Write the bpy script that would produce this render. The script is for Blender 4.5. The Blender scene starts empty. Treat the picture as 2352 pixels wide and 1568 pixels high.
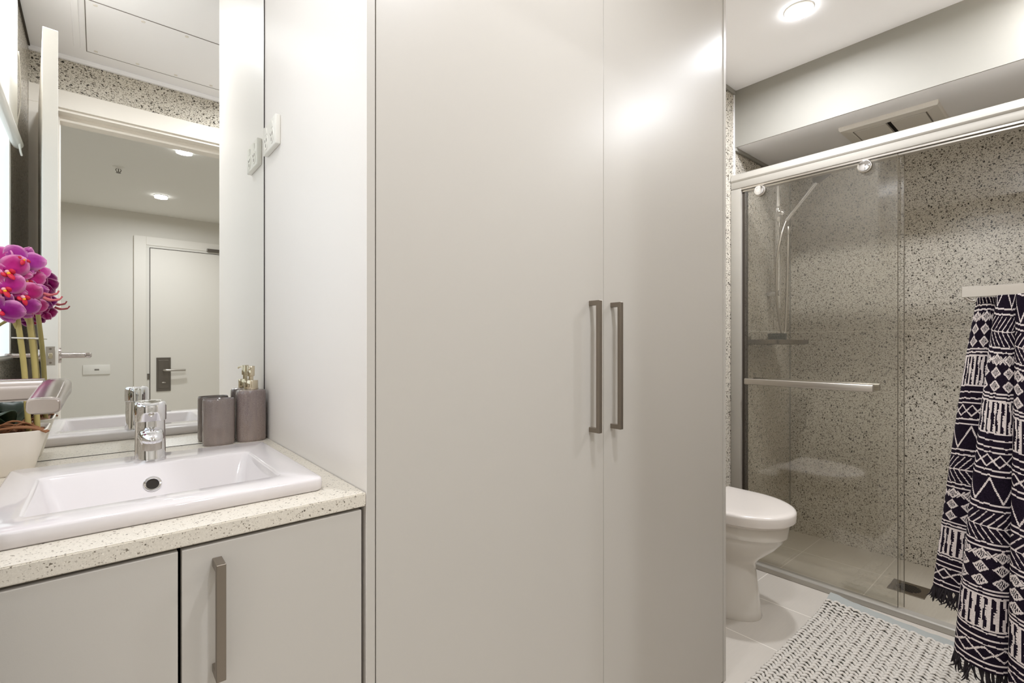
import bpy, bmesh, math, random
import numpy as np
from mathutils import Vector, Matrix

random.seed(7)
rng = np.random.default_rng(7)
SC = bpy.context.scene
COL = SC.collection
H = 1.127                      # eye height above the floor; every z below is written from the floor up
PI = math.pi

# ------------------------------------------------------------------ camera, world, lights, exposure
cam_d = bpy.data.cameras.new('camera')
cam = bpy.data.objects.new('camera', cam_d)
COL.objects.link(cam)
cam.location = (0, 0, H)
cam.rotation_euler = (PI/2, 0, -math.radians(40.32))
cam_d.sensor_width = 36
cam_d.lens = 1118.5/2352*36
cam_d.shift_y = 6/2352
cam_d.clip_start = 0.01
SC.camera = cam

SC.view_settings.view_transform = 'Standard'
SC.view_settings.look = 'None'
SC.view_settings.exposure = 0.66
SC.view_settings.gamma = 1.0
SC.view_settings.use_curve_mapping = False
SC.cycles.use_denoising = True
SC.cycles.max_bounces = 12
SC.cycles.diffuse_bounces = 8
SC.cycles.glossy_bounces = 6
SC.cycles.transparent_max_bounces = 16
SC.cycles.caustics_reflective = True      # the big mirror throws light back into the room
SC.cycles.caustics_refractive = False
SC.cycles.sample_clamp_indirect = 6.0

wd = bpy.data.worlds.new('world')
SC.world = wd
wd.use_nodes = True
wd.node_tree.nodes['Background'].inputs[0].default_value = (0.9, 0.95, 1.0, 1)
wd.node_tree.nodes['Background'].inputs[1].default_value = 0.15

CE = 1.329 + H                 # ceiling height
LIGHTS = [                     # x, y, watts, colour of the recessed downlights
    (2.122, 0.738, 9.5), (0.72, 0.22, 6.4), (-0.04, 0.60, 4.0),
    (0.447, -1.135, 11.0), (0.426, -2.496, 9.0), (2.36, -0.10, 7.0)]  # last one is added out of view to brighten shower and mat
for i, (x, y, w) in enumerate(LIGHTS):
    ld = bpy.data.lights.new('downlight_lamp', 'AREA')
    ld.shape = 'DISK'
    ld.size = 0.094
    ld.energy = w
    ld.color = (0.955, 0.985, 1.05)
    ld.spread = math.radians(174)
    lo = bpy.data.objects.new('downlight_lamp', ld)
    lo.location = (x, y, CE - 0.020)
    COL.objects.link(lo)

# ------------------------------------------------------------------ materials
def srgb(r, g, b):
    f = lambda c: (c/255/12.92) if c/255 <= 0.04045 else ((c/255+0.055)/1.055)**2.4
    return (f(r), f(g), f(b), 1)

def mat(name, col, rough=0.5, metal=0.0, spec=0.5, coat=0.0, emit=None, estr=0.0):
    m = bpy.data.materials.new(name)
    m.use_nodes = True
    b = m.node_tree.nodes['Principled BSDF']
    b.inputs['Base Color'].default_value = col
    b.inputs['Roughness'].default_value = rough
    b.inputs['Metallic'].default_value = metal
    b.inputs['Specular IOR Level'].default_value = spec
    b.inputs['Coat Weight'].default_value = coat
    b.inputs['Coat Roughness'].default_value = 0.05
    if emit:
        b.inputs['Emission Color'].default_value = emit
        b.inputs['Emission Strength'].default_value = estr
    return m

class NT:
    def __init__(self, m):
        self.t = m.node_tree
        self.b = self.t.nodes['Principled BSDF']
    def n(self, kind, **kw):
        nd = self.t.nodes.new(kind)
        for k, v in kw.items():
            setattr(nd, k, v)
        return nd
    def l(self, a, b):
        self.t.links.new(a, b)
    def pos(self):
        return self.n('ShaderNodeNewGeometry').outputs['Position']
    def math(self, op, a, b=None, clamp=False):
        nd = self.n('ShaderNodeMath', operation=op, use_clamp=clamp)
        for i, v in enumerate((a, b)):
            if v is None:
                continue
            if isinstance(v, (int, float)):
                nd.inputs[i].default_value = v
            else:
                self.l(v, nd.inputs[i])
        return nd.outputs[0]
    def mix(self, f, a, b):
        nd = self.n('ShaderNodeMix', data_type='RGBA')
        for i, v in ((0, f), (6, a), (7, b)):
            if isinstance(v, (int, float)):
                nd.inputs[i].default_value = v
            elif isinstance(v, tuple):
                nd.inputs[i].default_value = v
            else:
                self.l(v, nd.inputs[i])
        return nd.outputs[2]
    def noise(self, vec, scale, detail=2.0, rough=0.5):
        nd = self.n('ShaderNodeTexNoise')
        nd.inputs['Scale'].default_value = scale
        nd.inputs['Detail'].default_value = detail
        nd.inputs['Roughness'].default_value = rough
        self.l(vec, nd.inputs['Vector'])
        return nd
    def chips(self, vec, scale, keep, rmin, rmax, metric='EUCLIDEAN'):
        """stone chips: 1 inside a chip; keep = share of cells that hold one"""
        v = self.n('ShaderNodeTexVoronoi', distance=metric)
        v.inputs['Scale'].default_value = scale
        self.l(vec, v.inputs['Vector'])
        s = self.n('ShaderNodeSeparateColor')
        self.l(v.outputs['Color'], s.inputs[0])
        r = self.math('ADD', self.math('MULTIPLY', s.outputs[1], rmax - rmin), rmin)
        inside = self.math('MULTIPLY', self.math('SUBTRACT', r, v.outputs['Distance']), 14.0, True)
        on = self.math('LESS_THAN', s.outputs[0], keep)
        return self.math('MULTIPLY', inside, on, True), s.outputs[2]
    def bump(self, h, strength, dist=0.002):
        b = self.n('ShaderNodeBump')
        b.inputs['Strength'].default_value = strength
        b.inputs['Distance'].default_value = dist
        self.l(h, b.inputs['Height'])
        self.l(b.outputs[0], self.b.inputs['Normal'])

def distort(nt, vec, scale, amp):
    nz = nt.noise(vec, scale, 2.0)
    sub = nt.n('ShaderNodeVectorMath', operation='SUBTRACT')
    nt.l(nz.outputs['Color'], sub.inputs[0]); sub.inputs[1].default_value = (0.5, 0.5, 0.5)
    sc = nt.n('ShaderNodeVectorMath', operation='SCALE')
    nt.l(sub.outputs[0], sc.inputs[0]); sc.inputs['Scale'].default_value = amp
    ad = nt.n('ShaderNodeVectorMath', operation='ADD')
    nt.l(vec, ad.inputs[0]); nt.l(sc.outputs[0], ad.inputs[1])
    return ad.outputs[0]

def terrazzo(name, grout=None):
    m = mat(name, (0.5, 0.46, 0.4, 1), 0.22, 0, 0.45)
    nt = NT(m)
    p = nt.pos()
    d = distort(nt, p, 130, 0.010)
    def slanted(rot, sc):
        mp = nt.n('ShaderNodeMapping')
        mp.inputs['Rotation'].default_value = rot; mp.inputs['Scale'].default_value = sc
        nt.l(d, mp.inputs[0])
        return mp.outputs[0]
    c = nt.mix(nt.noise(p, 210, 3).outputs[0], srgb(184, 176, 161), srgb(230, 224, 212))
    layers = ((slanted((0.6, 0.4, 0.9), (1, 2.3, 1.6)), 150, 0.52, 0.20, 0.46, (72, 64, 54), (168, 158, 142)),
              (slanted((-0.8, 1.0, -0.4), (2.3, 1, 1.6)), 140, 0.48, 0.18, 0.46, (60, 53, 44), (152, 142, 126)),
              (slanted((1.2, -0.5, 0.3), (1, 1.6, 2.2)), 78, 0.40, 0.18, 0.42, (44, 38, 31), (96, 86, 74)),
              (slanted((0.2, 0.7, -1.1), (1.2, 1.5, 1)), 70, 0.24, 0.16, 0.38, (38, 32, 26), (70, 62, 52)))
    for vec, scl, keep, r0, r1, a, b in layers:
        k, rr = nt.chips(vec, scl, keep, r0, r1, 'CHEBYCHEV')
        c = nt.mix(k, c, nt.mix(rr, srgb(*a), srgb(*b)))
    if grout:
        sp = nt.n('ShaderNodeSeparateXYZ'); nt.l(p, sp.inputs[0])
        g = nt.math('LESS_THAN', nt.math('ABSOLUTE', nt.math('SUBTRACT', sp.outputs[2], grout)), 0.0016)
        c = nt.mix(g, c, srgb(226, 220, 206))
    nt.l(c, nt.b.inputs['Base Color'])
    nt.bump(nt.noise(p, 14, 2).outputs[0], 0.05, 0.004)
    return m

def tiles(name, c1, c2, groutc, xs, ys, tx, ty, rough):
    m = mat(name, c1, rough)
    nt = NT(m)
    p = nt.pos()
    sp = nt.n('ShaderNodeSeparateXYZ'); nt.l(p, sp.inputs[0])
    def line(o, off, t):
        q = nt.math('DIVIDE', nt.math('SUBTRACT', o, off), t)
        fr = nt.math('ABSOLUTE', nt.math('SUBTRACT', nt.math('FRACT', nt.math('ADD', q, 50.5)), 0.5))
        return nt.math('LESS_THAN', fr, 0.0021/t)
    g = nt.math('MAXIMUM', line(sp.outputs[0], xs, tx), line(sp.outputs[1], ys, ty))
    mp = nt.n('ShaderNodeMapping'); mp.inputs['Scale'].default_value = (4, 60, 4); nt.l(p, mp.inputs[0])
    c = nt.mix(nt.noise(mp.outputs[0], 3, 3).outputs[0], c1, c2)
    c = nt.mix(g, c, groutc)
    nt.l(c, nt.b.inputs['Base Color'])
    return m

def laminate(name, col, rough):
    m = mat(name, col, rough, 0, 0.36)
    nt = NT(m)
    p = nt.pos()
    nt.bump(nt.noise(p, 900, 2).outputs[0], 0.035, 0.001)
    return m

def quartz(name):
    m = mat(name, srgb(226, 217, 200), 0.3)
    nt = NT(m)
    p = nt.pos()
    d = distort(nt, p, 350, 0.004)
    base = nt.mix(nt.noise(p, 620, 3).outputs[0], srgb(196, 188, 174), srgb(228, 221, 208))
    c = base
    for scl, keep, a, b in ((330, 0.30, (118, 108, 94), (178, 168, 152)), (260, 0.16, (84, 76, 64), (140, 130, 114)), (520, 0.35, (150, 141, 126), (238, 232, 220))):
        k, rr = nt.chips(d, scl, keep, 0.14, 0.40, 'CHEBYCHEV')
        c = nt.mix(k, c, nt.mix(rr, srgb(*a), srgb(*b)))
    nt.l(c, nt.b.inputs['Base Color'])
    return m

def glaze(name, a, b, c, zlo, zhi, rough):
    """mottled reactive glaze that turns paler towards the foot"""
    m = mat(name, a, rough, 0, 0.5, 0.5)
    nt = NT(m)
    p = nt.pos()
    sp = nt.n('ShaderNodeSeparateXYZ'); nt.l(p, sp.inputs[0])
    g = nt.n('ShaderNodeMapRange'); nt.l(sp.outputs[2], g.inputs[0])
    g.inputs[1].default_value = zlo; g.inputs[2].default_value = zhi
    st = nt.n('ShaderNodeMapping'); st.inputs['Scale'].default_value = (60, 60, 12); nt.l(p, st.inputs[0])
    streak = nt.noise(st.outputs[0], 1.2, 3).outputs[0]
    v = nt.math('ADD', nt.math('MULTIPLY', g.outputs[0], 0.6), nt.math('SUBTRACT', nt.math('MULTIPLY', streak, 1.3), 0.45), True)
    col = nt.mix(v, b, a)
    sp2 = nt.noise(p, 950, 2).outputs[0]
    col = nt.mix(nt.math('MULTIPLY', nt.math('SUBTRACT', sp2, 0.38), 1.7, True), col, c)
    nt.l(col, nt.b.inputs['Base Color'])
    return m

def attr_mat(name, rough, sheen=0.0):
    m = mat(name, (0.5, 0.5, 0.5, 1), rough, 0, 0.12 if rough > 0.9 else 0.25)
    nt = NT(m)
    a = nt.n('ShaderNodeAttribute', attribute_name='tint')
    nt.l(a.outputs['Color'], nt.b.inputs['Base Color'])
    nt.b.inputs['Sheen Weight'].default_value = sheen
    return m

def sheet_glass(name, tint, refl):
    m = bpy.data.materials.new(name)
    m.use_nodes = True
    t = m.node_tree
    t.nodes.clear()
    o = t.nodes.new('ShaderNodeOutputMaterial')
    tr = t.nodes.new('ShaderNodeBsdfTransparent'); tr.inputs[0].default_value = tint
    gl = t.nodes.new('ShaderNodeBsdfGlossy'); gl.inputs['Roughness'].default_value = 0.01
    gl.inputs[0].default_value = (1, 1, 1, 1)
    fr = t.nodes.new('ShaderNodeFresnel'); fr.inputs[0].default_value = refl
    mx = t.nodes.new('ShaderNodeMixShader')
    geo = t.nodes.new('ShaderNodeNewGeometry')
    fro = t.nodes.new('ShaderNodeMath'); fro.operation = 'SUBTRACT'; fro.inputs[0].default_value = 1.0
    t.links.new(geo.outputs['Backfacing'], fro.inputs[1])
    mul = t.nodes.new('ShaderNodeMath'); mul.operation = 'MULTIPLY'
    t.links.new(fr.outputs[0], mul.inputs[0]); t.links.new(fro.outputs[0], mul.inputs[1])
    t.links.new(mul.outputs[0], mx.inputs[0]); t.links.new(tr.outputs[0], mx.inputs[1]); t.links.new(gl.outputs[0], mx.inputs[2])
    t.links.new(mx.outputs[0], o.inputs[0])
    return m

M = {}
M['paint'] = mat('ceiling paint', srgb(247, 246, 247), 0.8, 0, 0.2)
M['bulkhead'] = mat('dimmed bulkhead paint', srgb(150, 147, 139), 0.7, 0, 0.2)  # darkened to hold down the glare of the nearby downlight
M['hall_paint'] = mat('hall wall paint', srgb(220, 216, 207), 0.85, 0, 0.2)
M['hall_ceiling'] = mat('hall ceiling paint', srgb(236, 234, 228), 0.85, 0, 0.2)
M['terrazzo'] = terrazzo('terrazzo wall panel', 0.0735 + H)
M['floor'] = tiles('pale floor tile', srgb(196, 189, 178), srgb(203, 195, 185), srgb(234, 228, 218), 1.902, 1.012, 0.337, 0.356, 0.45)
M['shower_floor'] = tiles('shower floor tile', srgb(192, 184, 169), srgb(204, 196, 181), srgb(226, 219, 206), 2.67, 1.027, 0.337, 0.36, 0.5)
M['hall_floor'] = mat('hall carpet', srgb(200, 196, 188), 0.95)  # carpet colour raised so the hall gets more bounced light
M['laminate'] = laminate('satin stone-grey laminate', srgb(190, 185, 177), 0.33)
M['white_laminate'] = laminate('white laminate', srgb(234, 229, 224), 0.4)
M['dark_gap'] = mat('dark shadow gap', srgb(40, 34, 27), 0.9)
M['quartz'] = quartz('speckled quartz stone')
M['ceramic'] = mat('white glazed ceramic', srgb(216, 210, 209), 0.06, 0, 0.5, 0.0)
M['pan_ceramic'] = mat('toilet ceramic', srgb(216, 210, 201), 0.08, 0, 0.5, 0.2)
M['seat_plastic'] = mat('white seat plastic', srgb(218, 210, 202), 0.22)
M['chrome'] = mat('polished chrome', (0.83, 0.83, 0.85, 1), 0.05, 1.0)
M['steel'] = mat('brushed steel', srgb(196, 190, 182), 0.3, 1.0)
M['handle'] = mat('brushed bronze-grey metal', srgb(138, 128, 116), 0.42, 0.85)
M['lever'] = mat('satin nickel lever', srgb(190, 182, 178), 0.18, 1.0)
M['champagne'] = mat('champagne metal', srgb(214, 203, 180), 0.12, 1.0)
M['mirror'] = mat('mirror silver', (0.90, 0.91, 0.89, 1), 0.0, 1.0)
M['plastic'] = mat('white plastic', srgb(230, 227, 219), 0.3)
M['grey_slot'] = mat('grey recess', srgb(120, 114, 106), 0.6)
M['door_paint'] = mat('door paint', srgb(240, 236, 229), 0.45)
M['trim_paint'] = mat('trim paint', srgb(236, 230, 220), 0.5)
M['entry_paint'] = mat('entry door paint', srgb(226, 221, 211), 0.6)
M['gunmetal'] = mat('grey door furniture', srgb(120, 114, 106), 0.35, 0.8)
M['aluminium'] = mat('pale powder-coated aluminium', srgb(172, 167, 158), 0.3, 0.15)
M['seal'] = mat('dark seal and shadow strip', srgb(60, 52, 43), 0.6)
M['glass'] = sheet_glass('tinted shower glass', (0.94, 0.935, 0.918, 1), 1.85)
M['glass_edge'] = mat('shower glass edge', srgb(84, 76, 63), 0.15)
M['frost'] = mat('frosted daylight pane', srgb(150, 156, 160), 0.3, emit=srgb(212, 220, 224), estr=0.85)
M['lens'] = mat('lit downlight lens', (1, 1, 1, 1), 0.4, emit=(0.97, 0.98, 1.0, 1), estr=15)
M['fabric'] = mat('white blind fabric', srgb(238, 236, 230), 0.8)
M['cord'] = mat('white cord', srgb(226, 221, 212), 0.8)
M['tumbler'] = glaze('taupe glaze', srgb(108, 97, 94), srgb(136, 122, 115), srgb(146, 135, 130), 0.878, 0.99, 0.1)
M['dispenser'] = glaze('speckled taupe glaze', srgb(96, 84, 85), srgb(136, 119, 108), srgb(168, 154, 148), 0.878, 0.99, 0.16)
M['pot'] = mat('matt white pot', srgb(232, 224, 212), 0.45)
M['bark'] = mat('brown root fibre', srgb(128, 84, 52), 0.8)
M['stem'] = mat('orchid stem', srgb(168, 152, 92), 0.5)
M['leaf'] = mat('orchid leaf', srgb(34, 52, 34), 0.4)
M['petal'] = attr_mat('orchid petal', 0.6, 0.0)
M['lip'] = attr_mat('orchid lip', 0.45)
M['towel'] = attr_mat('woven towel', 1.0, 0.0)
M['fringe'] = mat('dark fringe yarn', srgb(34, 28, 32), 0.95)
M['knit'] = mat('grey cotton knit', srgb(208, 202, 193), 0.95, 0, 0.1)
M['binding'] = mat('grey-blue cotton binding', srgb(168, 170, 166), 0.95, 0, 0.1)
M['mat_base'] = mat('mat backing', srgb(84, 86, 78), 0.95, 0, 0.1)
M['tin'] = mat('dark green tin', srgb(62, 66, 60), 0.35, 0.3)
M['grate'] = mat('drain steel', srgb(130, 120, 106), 0.35, 0.9)
M['fan'] = mat('fan plastic', srgb(228, 223, 214), 0.5)
NT_b = NT(M['binding']); NT_b.bump(NT_b.noise(NT_b.pos(), 700, 2).outputs[0], 0.4, 0.002)
NT_k = NT(M['knit']); NT_k.bump(NT_k.noise(NT_k.pos(), 500, 3).outputs[0], 0.35, 0.002)

# ------------------------------------------------------------------ mesh helpers
ROOT = {}
def root_loc(o):
    while o.parent:
        o = o.parent
    return Vector(o.location)

def obj(name, bm, m, parent=None, smooth=True, angle=38):
    """link a bmesh as one mesh object (points given in room coordinates)"""
    if parent is not None:
        off = root_loc(parent)
        for v in bm.verts:
            v.co -= off
    bm.normal_update()
    a = math.radians(angle)
    for f in bm.faces:
        f.smooth = smooth
    for e in bm.edges:
        e.smooth = not (len(e.link_faces) == 2 and e.calc_face_angle(0) > a)
    me = bpy.data.meshes.new(name)
    bm.to_mesh(me)
    bm.free()
    mats = m if isinstance(m, (list, tuple)) else [m]
    for k in mats:
        me.materials.append(M[k])
    o = bpy.data.objects.new(name, me)
    COL.objects.link(o)
    if parent is not None:
        o.parent = parent
    return o

def tag(o, label, cat, group=None, kind=None):
    o['label'] = label
    o['category'] = cat
    if group:
        o['group'] = group
    if kind:
        o['kind'] = kind
    return o

def thing(name, label, cat, loc, group=None, kind=None):
    o = bpy.data.objects.new(name, None)
    o.empty_display_size = 0.05
    COL.objects.link(o)
    o.location = loc
    return tag(o, label, cat, group, kind)

def struct(name, bm, m, label, cat, smooth=False):
    return tag(obj(name, bm, m, None, smooth), label, cat, kind='structure')

def B():
    return bmesh.new()

def box(bm, x0, x1, y0, y1, z0, z1, bev=0.0, seg=2, mi=0):
    vs = [bm.verts.new((x, y, z)) for x in (x0, x1) for y in (y0, y1) for z in (z0, z1)]
    fs = [bm.faces.new([vs[i] for i in q]) for q in
          ((0, 1, 3, 2), (4, 6, 7, 5), (0, 4, 5, 1), (2, 3, 7, 6), (0, 2, 6, 4), (1, 5, 7, 3))]
    for f in fs:
        f.material_index = mi
    if bev > 0:
        es = list({e for f in fs for e in f.edges})
        r = bmesh.ops.bevel(bm, geom=es, offset=bev, segments=seg, profile=0.5, affect='EDGES')
        for f in r['faces']:
            f.material_index = mi
    return vs

def loft(bm, loops, cap0=True, cap1=True, closed=True, mi=0):
    """skin a list of equally long point loops"""
    rows = [[bm.verts.new(p) for p in lp] for lp in loops]
    n = len(rows[0])
    for a, b in zip(rows, rows[1:]):
        for i in range(n if closed else n-1):
            j = (i+1) % n
            f = bm.faces.new((a[i], a[j], b[j], b[i])); f.material_index = mi
    if cap0:
        f = bm.faces.new(rows[0][::-1]); f.material_index = mi
    if cap1:
        f = bm.faces.new(rows[-1]); f.material_index = mi
    return rows

def ring(c, u, v, ru, rv, n=24, pw=2.0):
    """superellipse loop about c in the plane of unit vectors u, v"""
    c, u, v = Vector(c), Vector(u), Vector(v)
    out = []
    for i in range(n):
        t = 2*PI*i/n
        ct, st = math.cos(t), math.sin(t)
        a = math.copysign(abs(ct)**(2/pw), ct); b = math.copysign(abs(st)**(2/pw), st)
        out.append(c + u*(ru*a) + v*(rv*b))
    return out

def cyl(bm, p0, p1, r0, r1=None, n=24, bev=0.0, mi=0):
    p0, p1 = Vector(p0), Vector(p1)
    r1 = r0 if r1 is None else r1
    d = (p1-p0).normalized()
    u = d.orthogonal().normalized(); v = d.cross(u)
    if bev:
        L = [(p0, r0-bev), (p0+d*bev*0.3, r0-bev*0.3), (p0+d*bev, r0), (p1-d*bev, r1), (p1-d*bev*0.3, r1-bev*0.3), (p1, r1-bev)]
    else:
        L = [(p0, r0), (p1, r1)]
    loft(bm, [ring(c, u, v, r, r, n) for c, r in L], mi=mi)

def tube(bm, pts, r, n=10, flat=1.0):
    pts = [Vector(p) for p in pts]
    rs = r if isinstance(r, (list, tuple)) else [r]*len(pts)
    loops = []
    u = None
    for i, p in enumerate(pts):
        d = (pts[min(i+1, len(pts)-1)] - pts[max(i-1, 0)]).normalized()
        if u is None:
            u = d.orthogonal().normalized()
        else:
            u = (u - d*u.dot(d)).normalized()
        v = d.cross(u)
        loops.append(ring(p, u, v, rs[i], rs[i]*flat, n))
    loft(bm, loops)

def smooth_path(pts, k=6):
    """Catmull-Rom through the given points"""
    P = [Vector(p) for p in pts]
    P = [P[0]*2-P[1]] + P + [P[-1]*2-P[-2]]
    out = []
    for i in range(1, len(P)-2):
        for j in range(k):
            t = j/k
            a, b, c, d = P[i-1], P[i], P[i+1], P[i+2]
            out.append(0.5*((2*b) + (c-a)*t + (2*a-5*b+4*c-d)*t*t + (3*b-a-3*c+d)*t**3))
    out.append(P[-2])
    return out

def rrect(x0, x1, y0, y1, z, r, n=5):
    """rounded rectangle loop in a horizontal plane"""
    out = []
    for cx, cy, a0 in ((x1-r, y1-r, 0), (x0+r, y1-r, PI/2), (x0+r, y0+r, PI), (x1-r, y0+r, 1.5*PI)):
        for i in range(n+1):
            a = a0 + PI/2*i/n
            out.append((cx+r*math.cos(a), cy+r*math.sin(a), z))
    return out

def lathe(bm, prof, c, n=32, sx=1.0, sy=1.0, cap0=True, cap1=True):
    loft(bm, [ring((c[0], c[1], c[2]+z), (1, 0, 0), (0, 1, 0), r*sx, r*sy, n) for r, z in prof], cap0, cap1)

def rot_z(bm, ang, pivot):
    bmesh.ops.rotate(bm, verts=bm.verts, cent=pivot, matrix=Matrix.Rotation(ang, 3, 'Z'))

# ------------------------------------------------------------------ the setting
XL, YM, YT, YD, XS = -0.239, 1.439, 1.2, -0.18, 3.3     # left wall, mirror wall, toilet wall, doorway wall, shower wall
XO0, XO1, ZO = -0.150, 0.78, 1.090 + H                   # door opening
YF = -3.322                                              # far wall of the hall
bm = B(); box(bm, XL-0.2, 2.515, YD-0.1, YM+0.2, -0.1, 0)
struct('floor', bm, 'floor', 'pale beige tiled bathroom floor', 'floor')
bm = B(); box(bm, 2.515, XS+0.1, YD-0.1, YM, -0.14, -0.036)
tag(obj('floor_shower', bm, 'shower_floor', None, False), 'taupe tiled shower floor behind the glass screen', 'floor', kind='structure')
bm = B(); box(bm, -1.2, 3.4, YF-0.1, YD-0.1, -0.1, 0)
struct('floor_hall', bm, 'hall_floor', 'carpeted hall floor, made pale to bounce light, seen through the doorway', 'floor')
bm = B(); box(bm, XL-0.2, XS+0.1, YD-0.12, YM+0.2, CE, CE+0.1)
struct('ceiling', bm, 'paint', 'flat white bathroom ceiling', 'ceiling')
bm = B(); box(bm, -1.2, 3.4, YF-0.1, YD-0.12, CE, CE+0.1)
struct('ceiling_hall', bm, 'hall_ceiling', 'grey-white hall ceiling seen in the mirror', 'ceiling')
bm = B(); box(bm, 2.556, XS, YD, YT, 1.032+H, 1.040+H)  # underside split from the bulkhead and coloured white to offset its shade
struct('ceiling_shower', bm, 'paint', 'shower soffit whitened to offset its shade, carrying the exhaust fan', 'ceiling')
bm = B(); box(bm, 2.55, 2.556, YD, YT, 1.032+H, CE)
box(bm, 2.556, XS, YD, YT, 1.040+H, CE)
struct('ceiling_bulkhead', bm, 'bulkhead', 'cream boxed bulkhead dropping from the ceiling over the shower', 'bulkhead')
bm = B(); box(bm, XL-0.12, XL, YD-0.12, YM+0.12, 0, CE)
struct('wall_left', bm, 'terrazzo', 'terrazzo wall at the far left beside the door', 'wall')
bm = B(); box(bm, XL, 1.62, YM, YM+0.12, 0, CE)
struct('wall_mirror', bm, 'dark_gap', 'wall behind the vanity mirror', 'wall')
bm = B(); box(bm, 1.603, XS, YT, YM+0.12, -0.036, CE)
struct('wall_toilet', bm, 'terrazzo', 'terrazzo wall behind the toilet and shower rail', 'wall')
bm = B(); box(bm, XS, XS+0.12, YD-0.1, YM+0.12, -0.036, CE)
struct('wall_shower', bm, 'terrazzo', 'speckled terrazzo back wall of the shower', 'wall')
bm = B()
box(bm, XL-0.12, XO0, YD-0.12, YD, 0, CE)
box(bm, XO1, XS+0.1, YD-0.12, YD, -0.036, CE)
box(bm, XO0, XO1, YD-0.12, YD, ZO, CE)
struct('wall_doorway', bm, 'terrazzo', 'terrazzo wall around the open doorway seen in the mirror', 'wall')
bm = B(); box(bm, -1.2, 3.4, YF-0.1, YF, 0, CE)
struct('wall_hall', bm, 'hall_paint', 'plain grey far wall of the hall seen in the mirror', 'wall')
bm = B(); box(bm, -1.3, -1.2, YF-0.1, YD-0.12, 0, CE)
struct('wall_hall_left', bm, 'hall_paint', 'grey side wall of the hall, near end', 'wall')
bm = B(); box(bm, 2.2, 2.3, YF-0.1, YD-0.12, 0, CE)
struct('wall_hall_right', bm, 'hall_paint', 'grey side wall of the hall, far end', 'wall')

# door casing and cornices
bm = B()
box(bm, XL, XO1+0.08, YD, YD+0.012, 1.083+H, 1.165+H, 0.002)
box(bm, XL, XO0+0.006, YD, YD+0.012, 0, 1.083+H, 0.002)
box(bm, XO1-0.006, XO1+0.08, YD, YD+0.012, 0, 1.083+H, 0.002)
struct('trim_1', bm, 'trim_paint', 'cream architrave framing the bathroom doorway in the mirror', 'door trim')
bm = B()
box(bm, XO0, XO1, YD-0.119, YD-0.001, 1.070+H, 1.089+H, 0.002)
box(bm, XO0, XO1, YD-0.119, YD-0.055, 1.044+H, 1.072+H, 0.002)
box(bm, XO0-0.004, XO0+0.012, YD-0.115, YD-0.045, 0, 1.072+H, 0.002)
box(bm, XO1-0.012, XO1+0.004, YD-0.115, YD-0.045, 0, 1.072+H, 0.002)
struct('trim_2', bm, 'trim_paint', 'cream door jamb with its stop lining the doorway', 'door trim')
bm = B()
box(bm, XL, XS, YD, YD+0.018, CE-0.02, CE, 0.003)
struct('trim_3', bm, 'paint', 'slim white cornice above the terrazzo over the doorway', 'cornice')
bm = B()
box(bm, 1.603, 2.55, YT-0.012, YT, CE-0.02, CE, 0.003)
box(bm, 2.552, XS, YT-0.014, YT, 1.014+H, 1.033+H, 0.003)
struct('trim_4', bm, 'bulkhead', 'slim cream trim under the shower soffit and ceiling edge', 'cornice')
bm = B(); box(bm, XL, XL+0.007, YD+0.018, 0.49, CE-0.007, CE)  # shadow gap put in as a dark-coloured strip
struct('shadow_strip', bm, 'seal', 'dark strip standing for the shadow line between the ceiling and the left wall in the mirror', 'trim')
bm = B(); box(bm, 2.546, 2.556, YT-0.006, YT, 0.02, CE-0.02)
struct('trim_5', bm, 'paint', 'white silicone bead down the terrazzo beside the shower screen', 'seal')

bm = B(); box(bm, XS-0.006, XS, YT-0.006, YT, -0.036, 1.03+H)
struct('trim_7', bm, 'bulkhead', 'pale silicone bead down the inner corner of the shower', 'seal')

# window with roller blind on the left wall, seen only in the mirror
w = thing('window_1', 'frosted bluish window on the left wall, a sliver at the mirror edge', 'window', (XL, 0.85, 1.06), kind='structure')
bm = B()
y0, y1, z0, z1 = 0.50, 1.36, 1.075, 1.98
box(bm, XL, XL+0.012, y0, y1, z0, z0+0.012, 0.002); box(bm, XL, XL+0.012, y0, y1, z1-0.012, z1, 0.002)
box(bm, XL, XL+0.012, y0, y0+0.01, z0, z1, 0.002); box(bm, XL, XL+0.012, y1-0.01, y1, z0, z1, 0.002)
obj('window_frame', bm, 'steel', w, False)
bm = B(); box(bm, XL, XL+0.008, y0+0.008, y1-0.008, z0+0.010, z1-0.010)
obj('pane', bm, 'frost', w, False)
bm = B(); tube(bm, [(XL+0.018, y0+0.004, 1.083), (XL+0.018, y1, 1.083)], 0.009, 10)
obj('window_rail', bm, 'steel', w)
bl = thing('roller_blind', 'white roller blind half lowered at the top left edge', 'blind', (XL+0.03, 0.9, CE-0.03))
bm = B(); box(bm, XL+0.024, XL+0.0265, 0.495, 1.38, 0.685+H, CE-0.06)
obj('blind_fabric', bm, 'fabric', bl, False)
bm = B(); cyl(bm, (XL+0.027, 0.49, 0.685+H), (XL+0.027, 1.385, 0.685+H), 0.015, None, 16, 0.005)
obj('bottom_rail', bm, 'plastic', bl)
bm = B(); cyl(bm, (XL+0.03, 0.49, CE-0.05), (XL+0.03, 1.385, CE-0.05), 0.028, None, 20)
obj('roller_tube', bm, 'plastic', bl)
bm = B(); tube(bm, smooth_path([(XL+0.030, 0.60, 0.725+H), (XL+0.034, 0.57, 0.700+H), (XL+0.036, 0.53, 0.660+H), (XL+0.038, 0.51, 0.645+H)]), 0.003, 8)
obj('wand', bm, 'plastic', bl)
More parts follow.
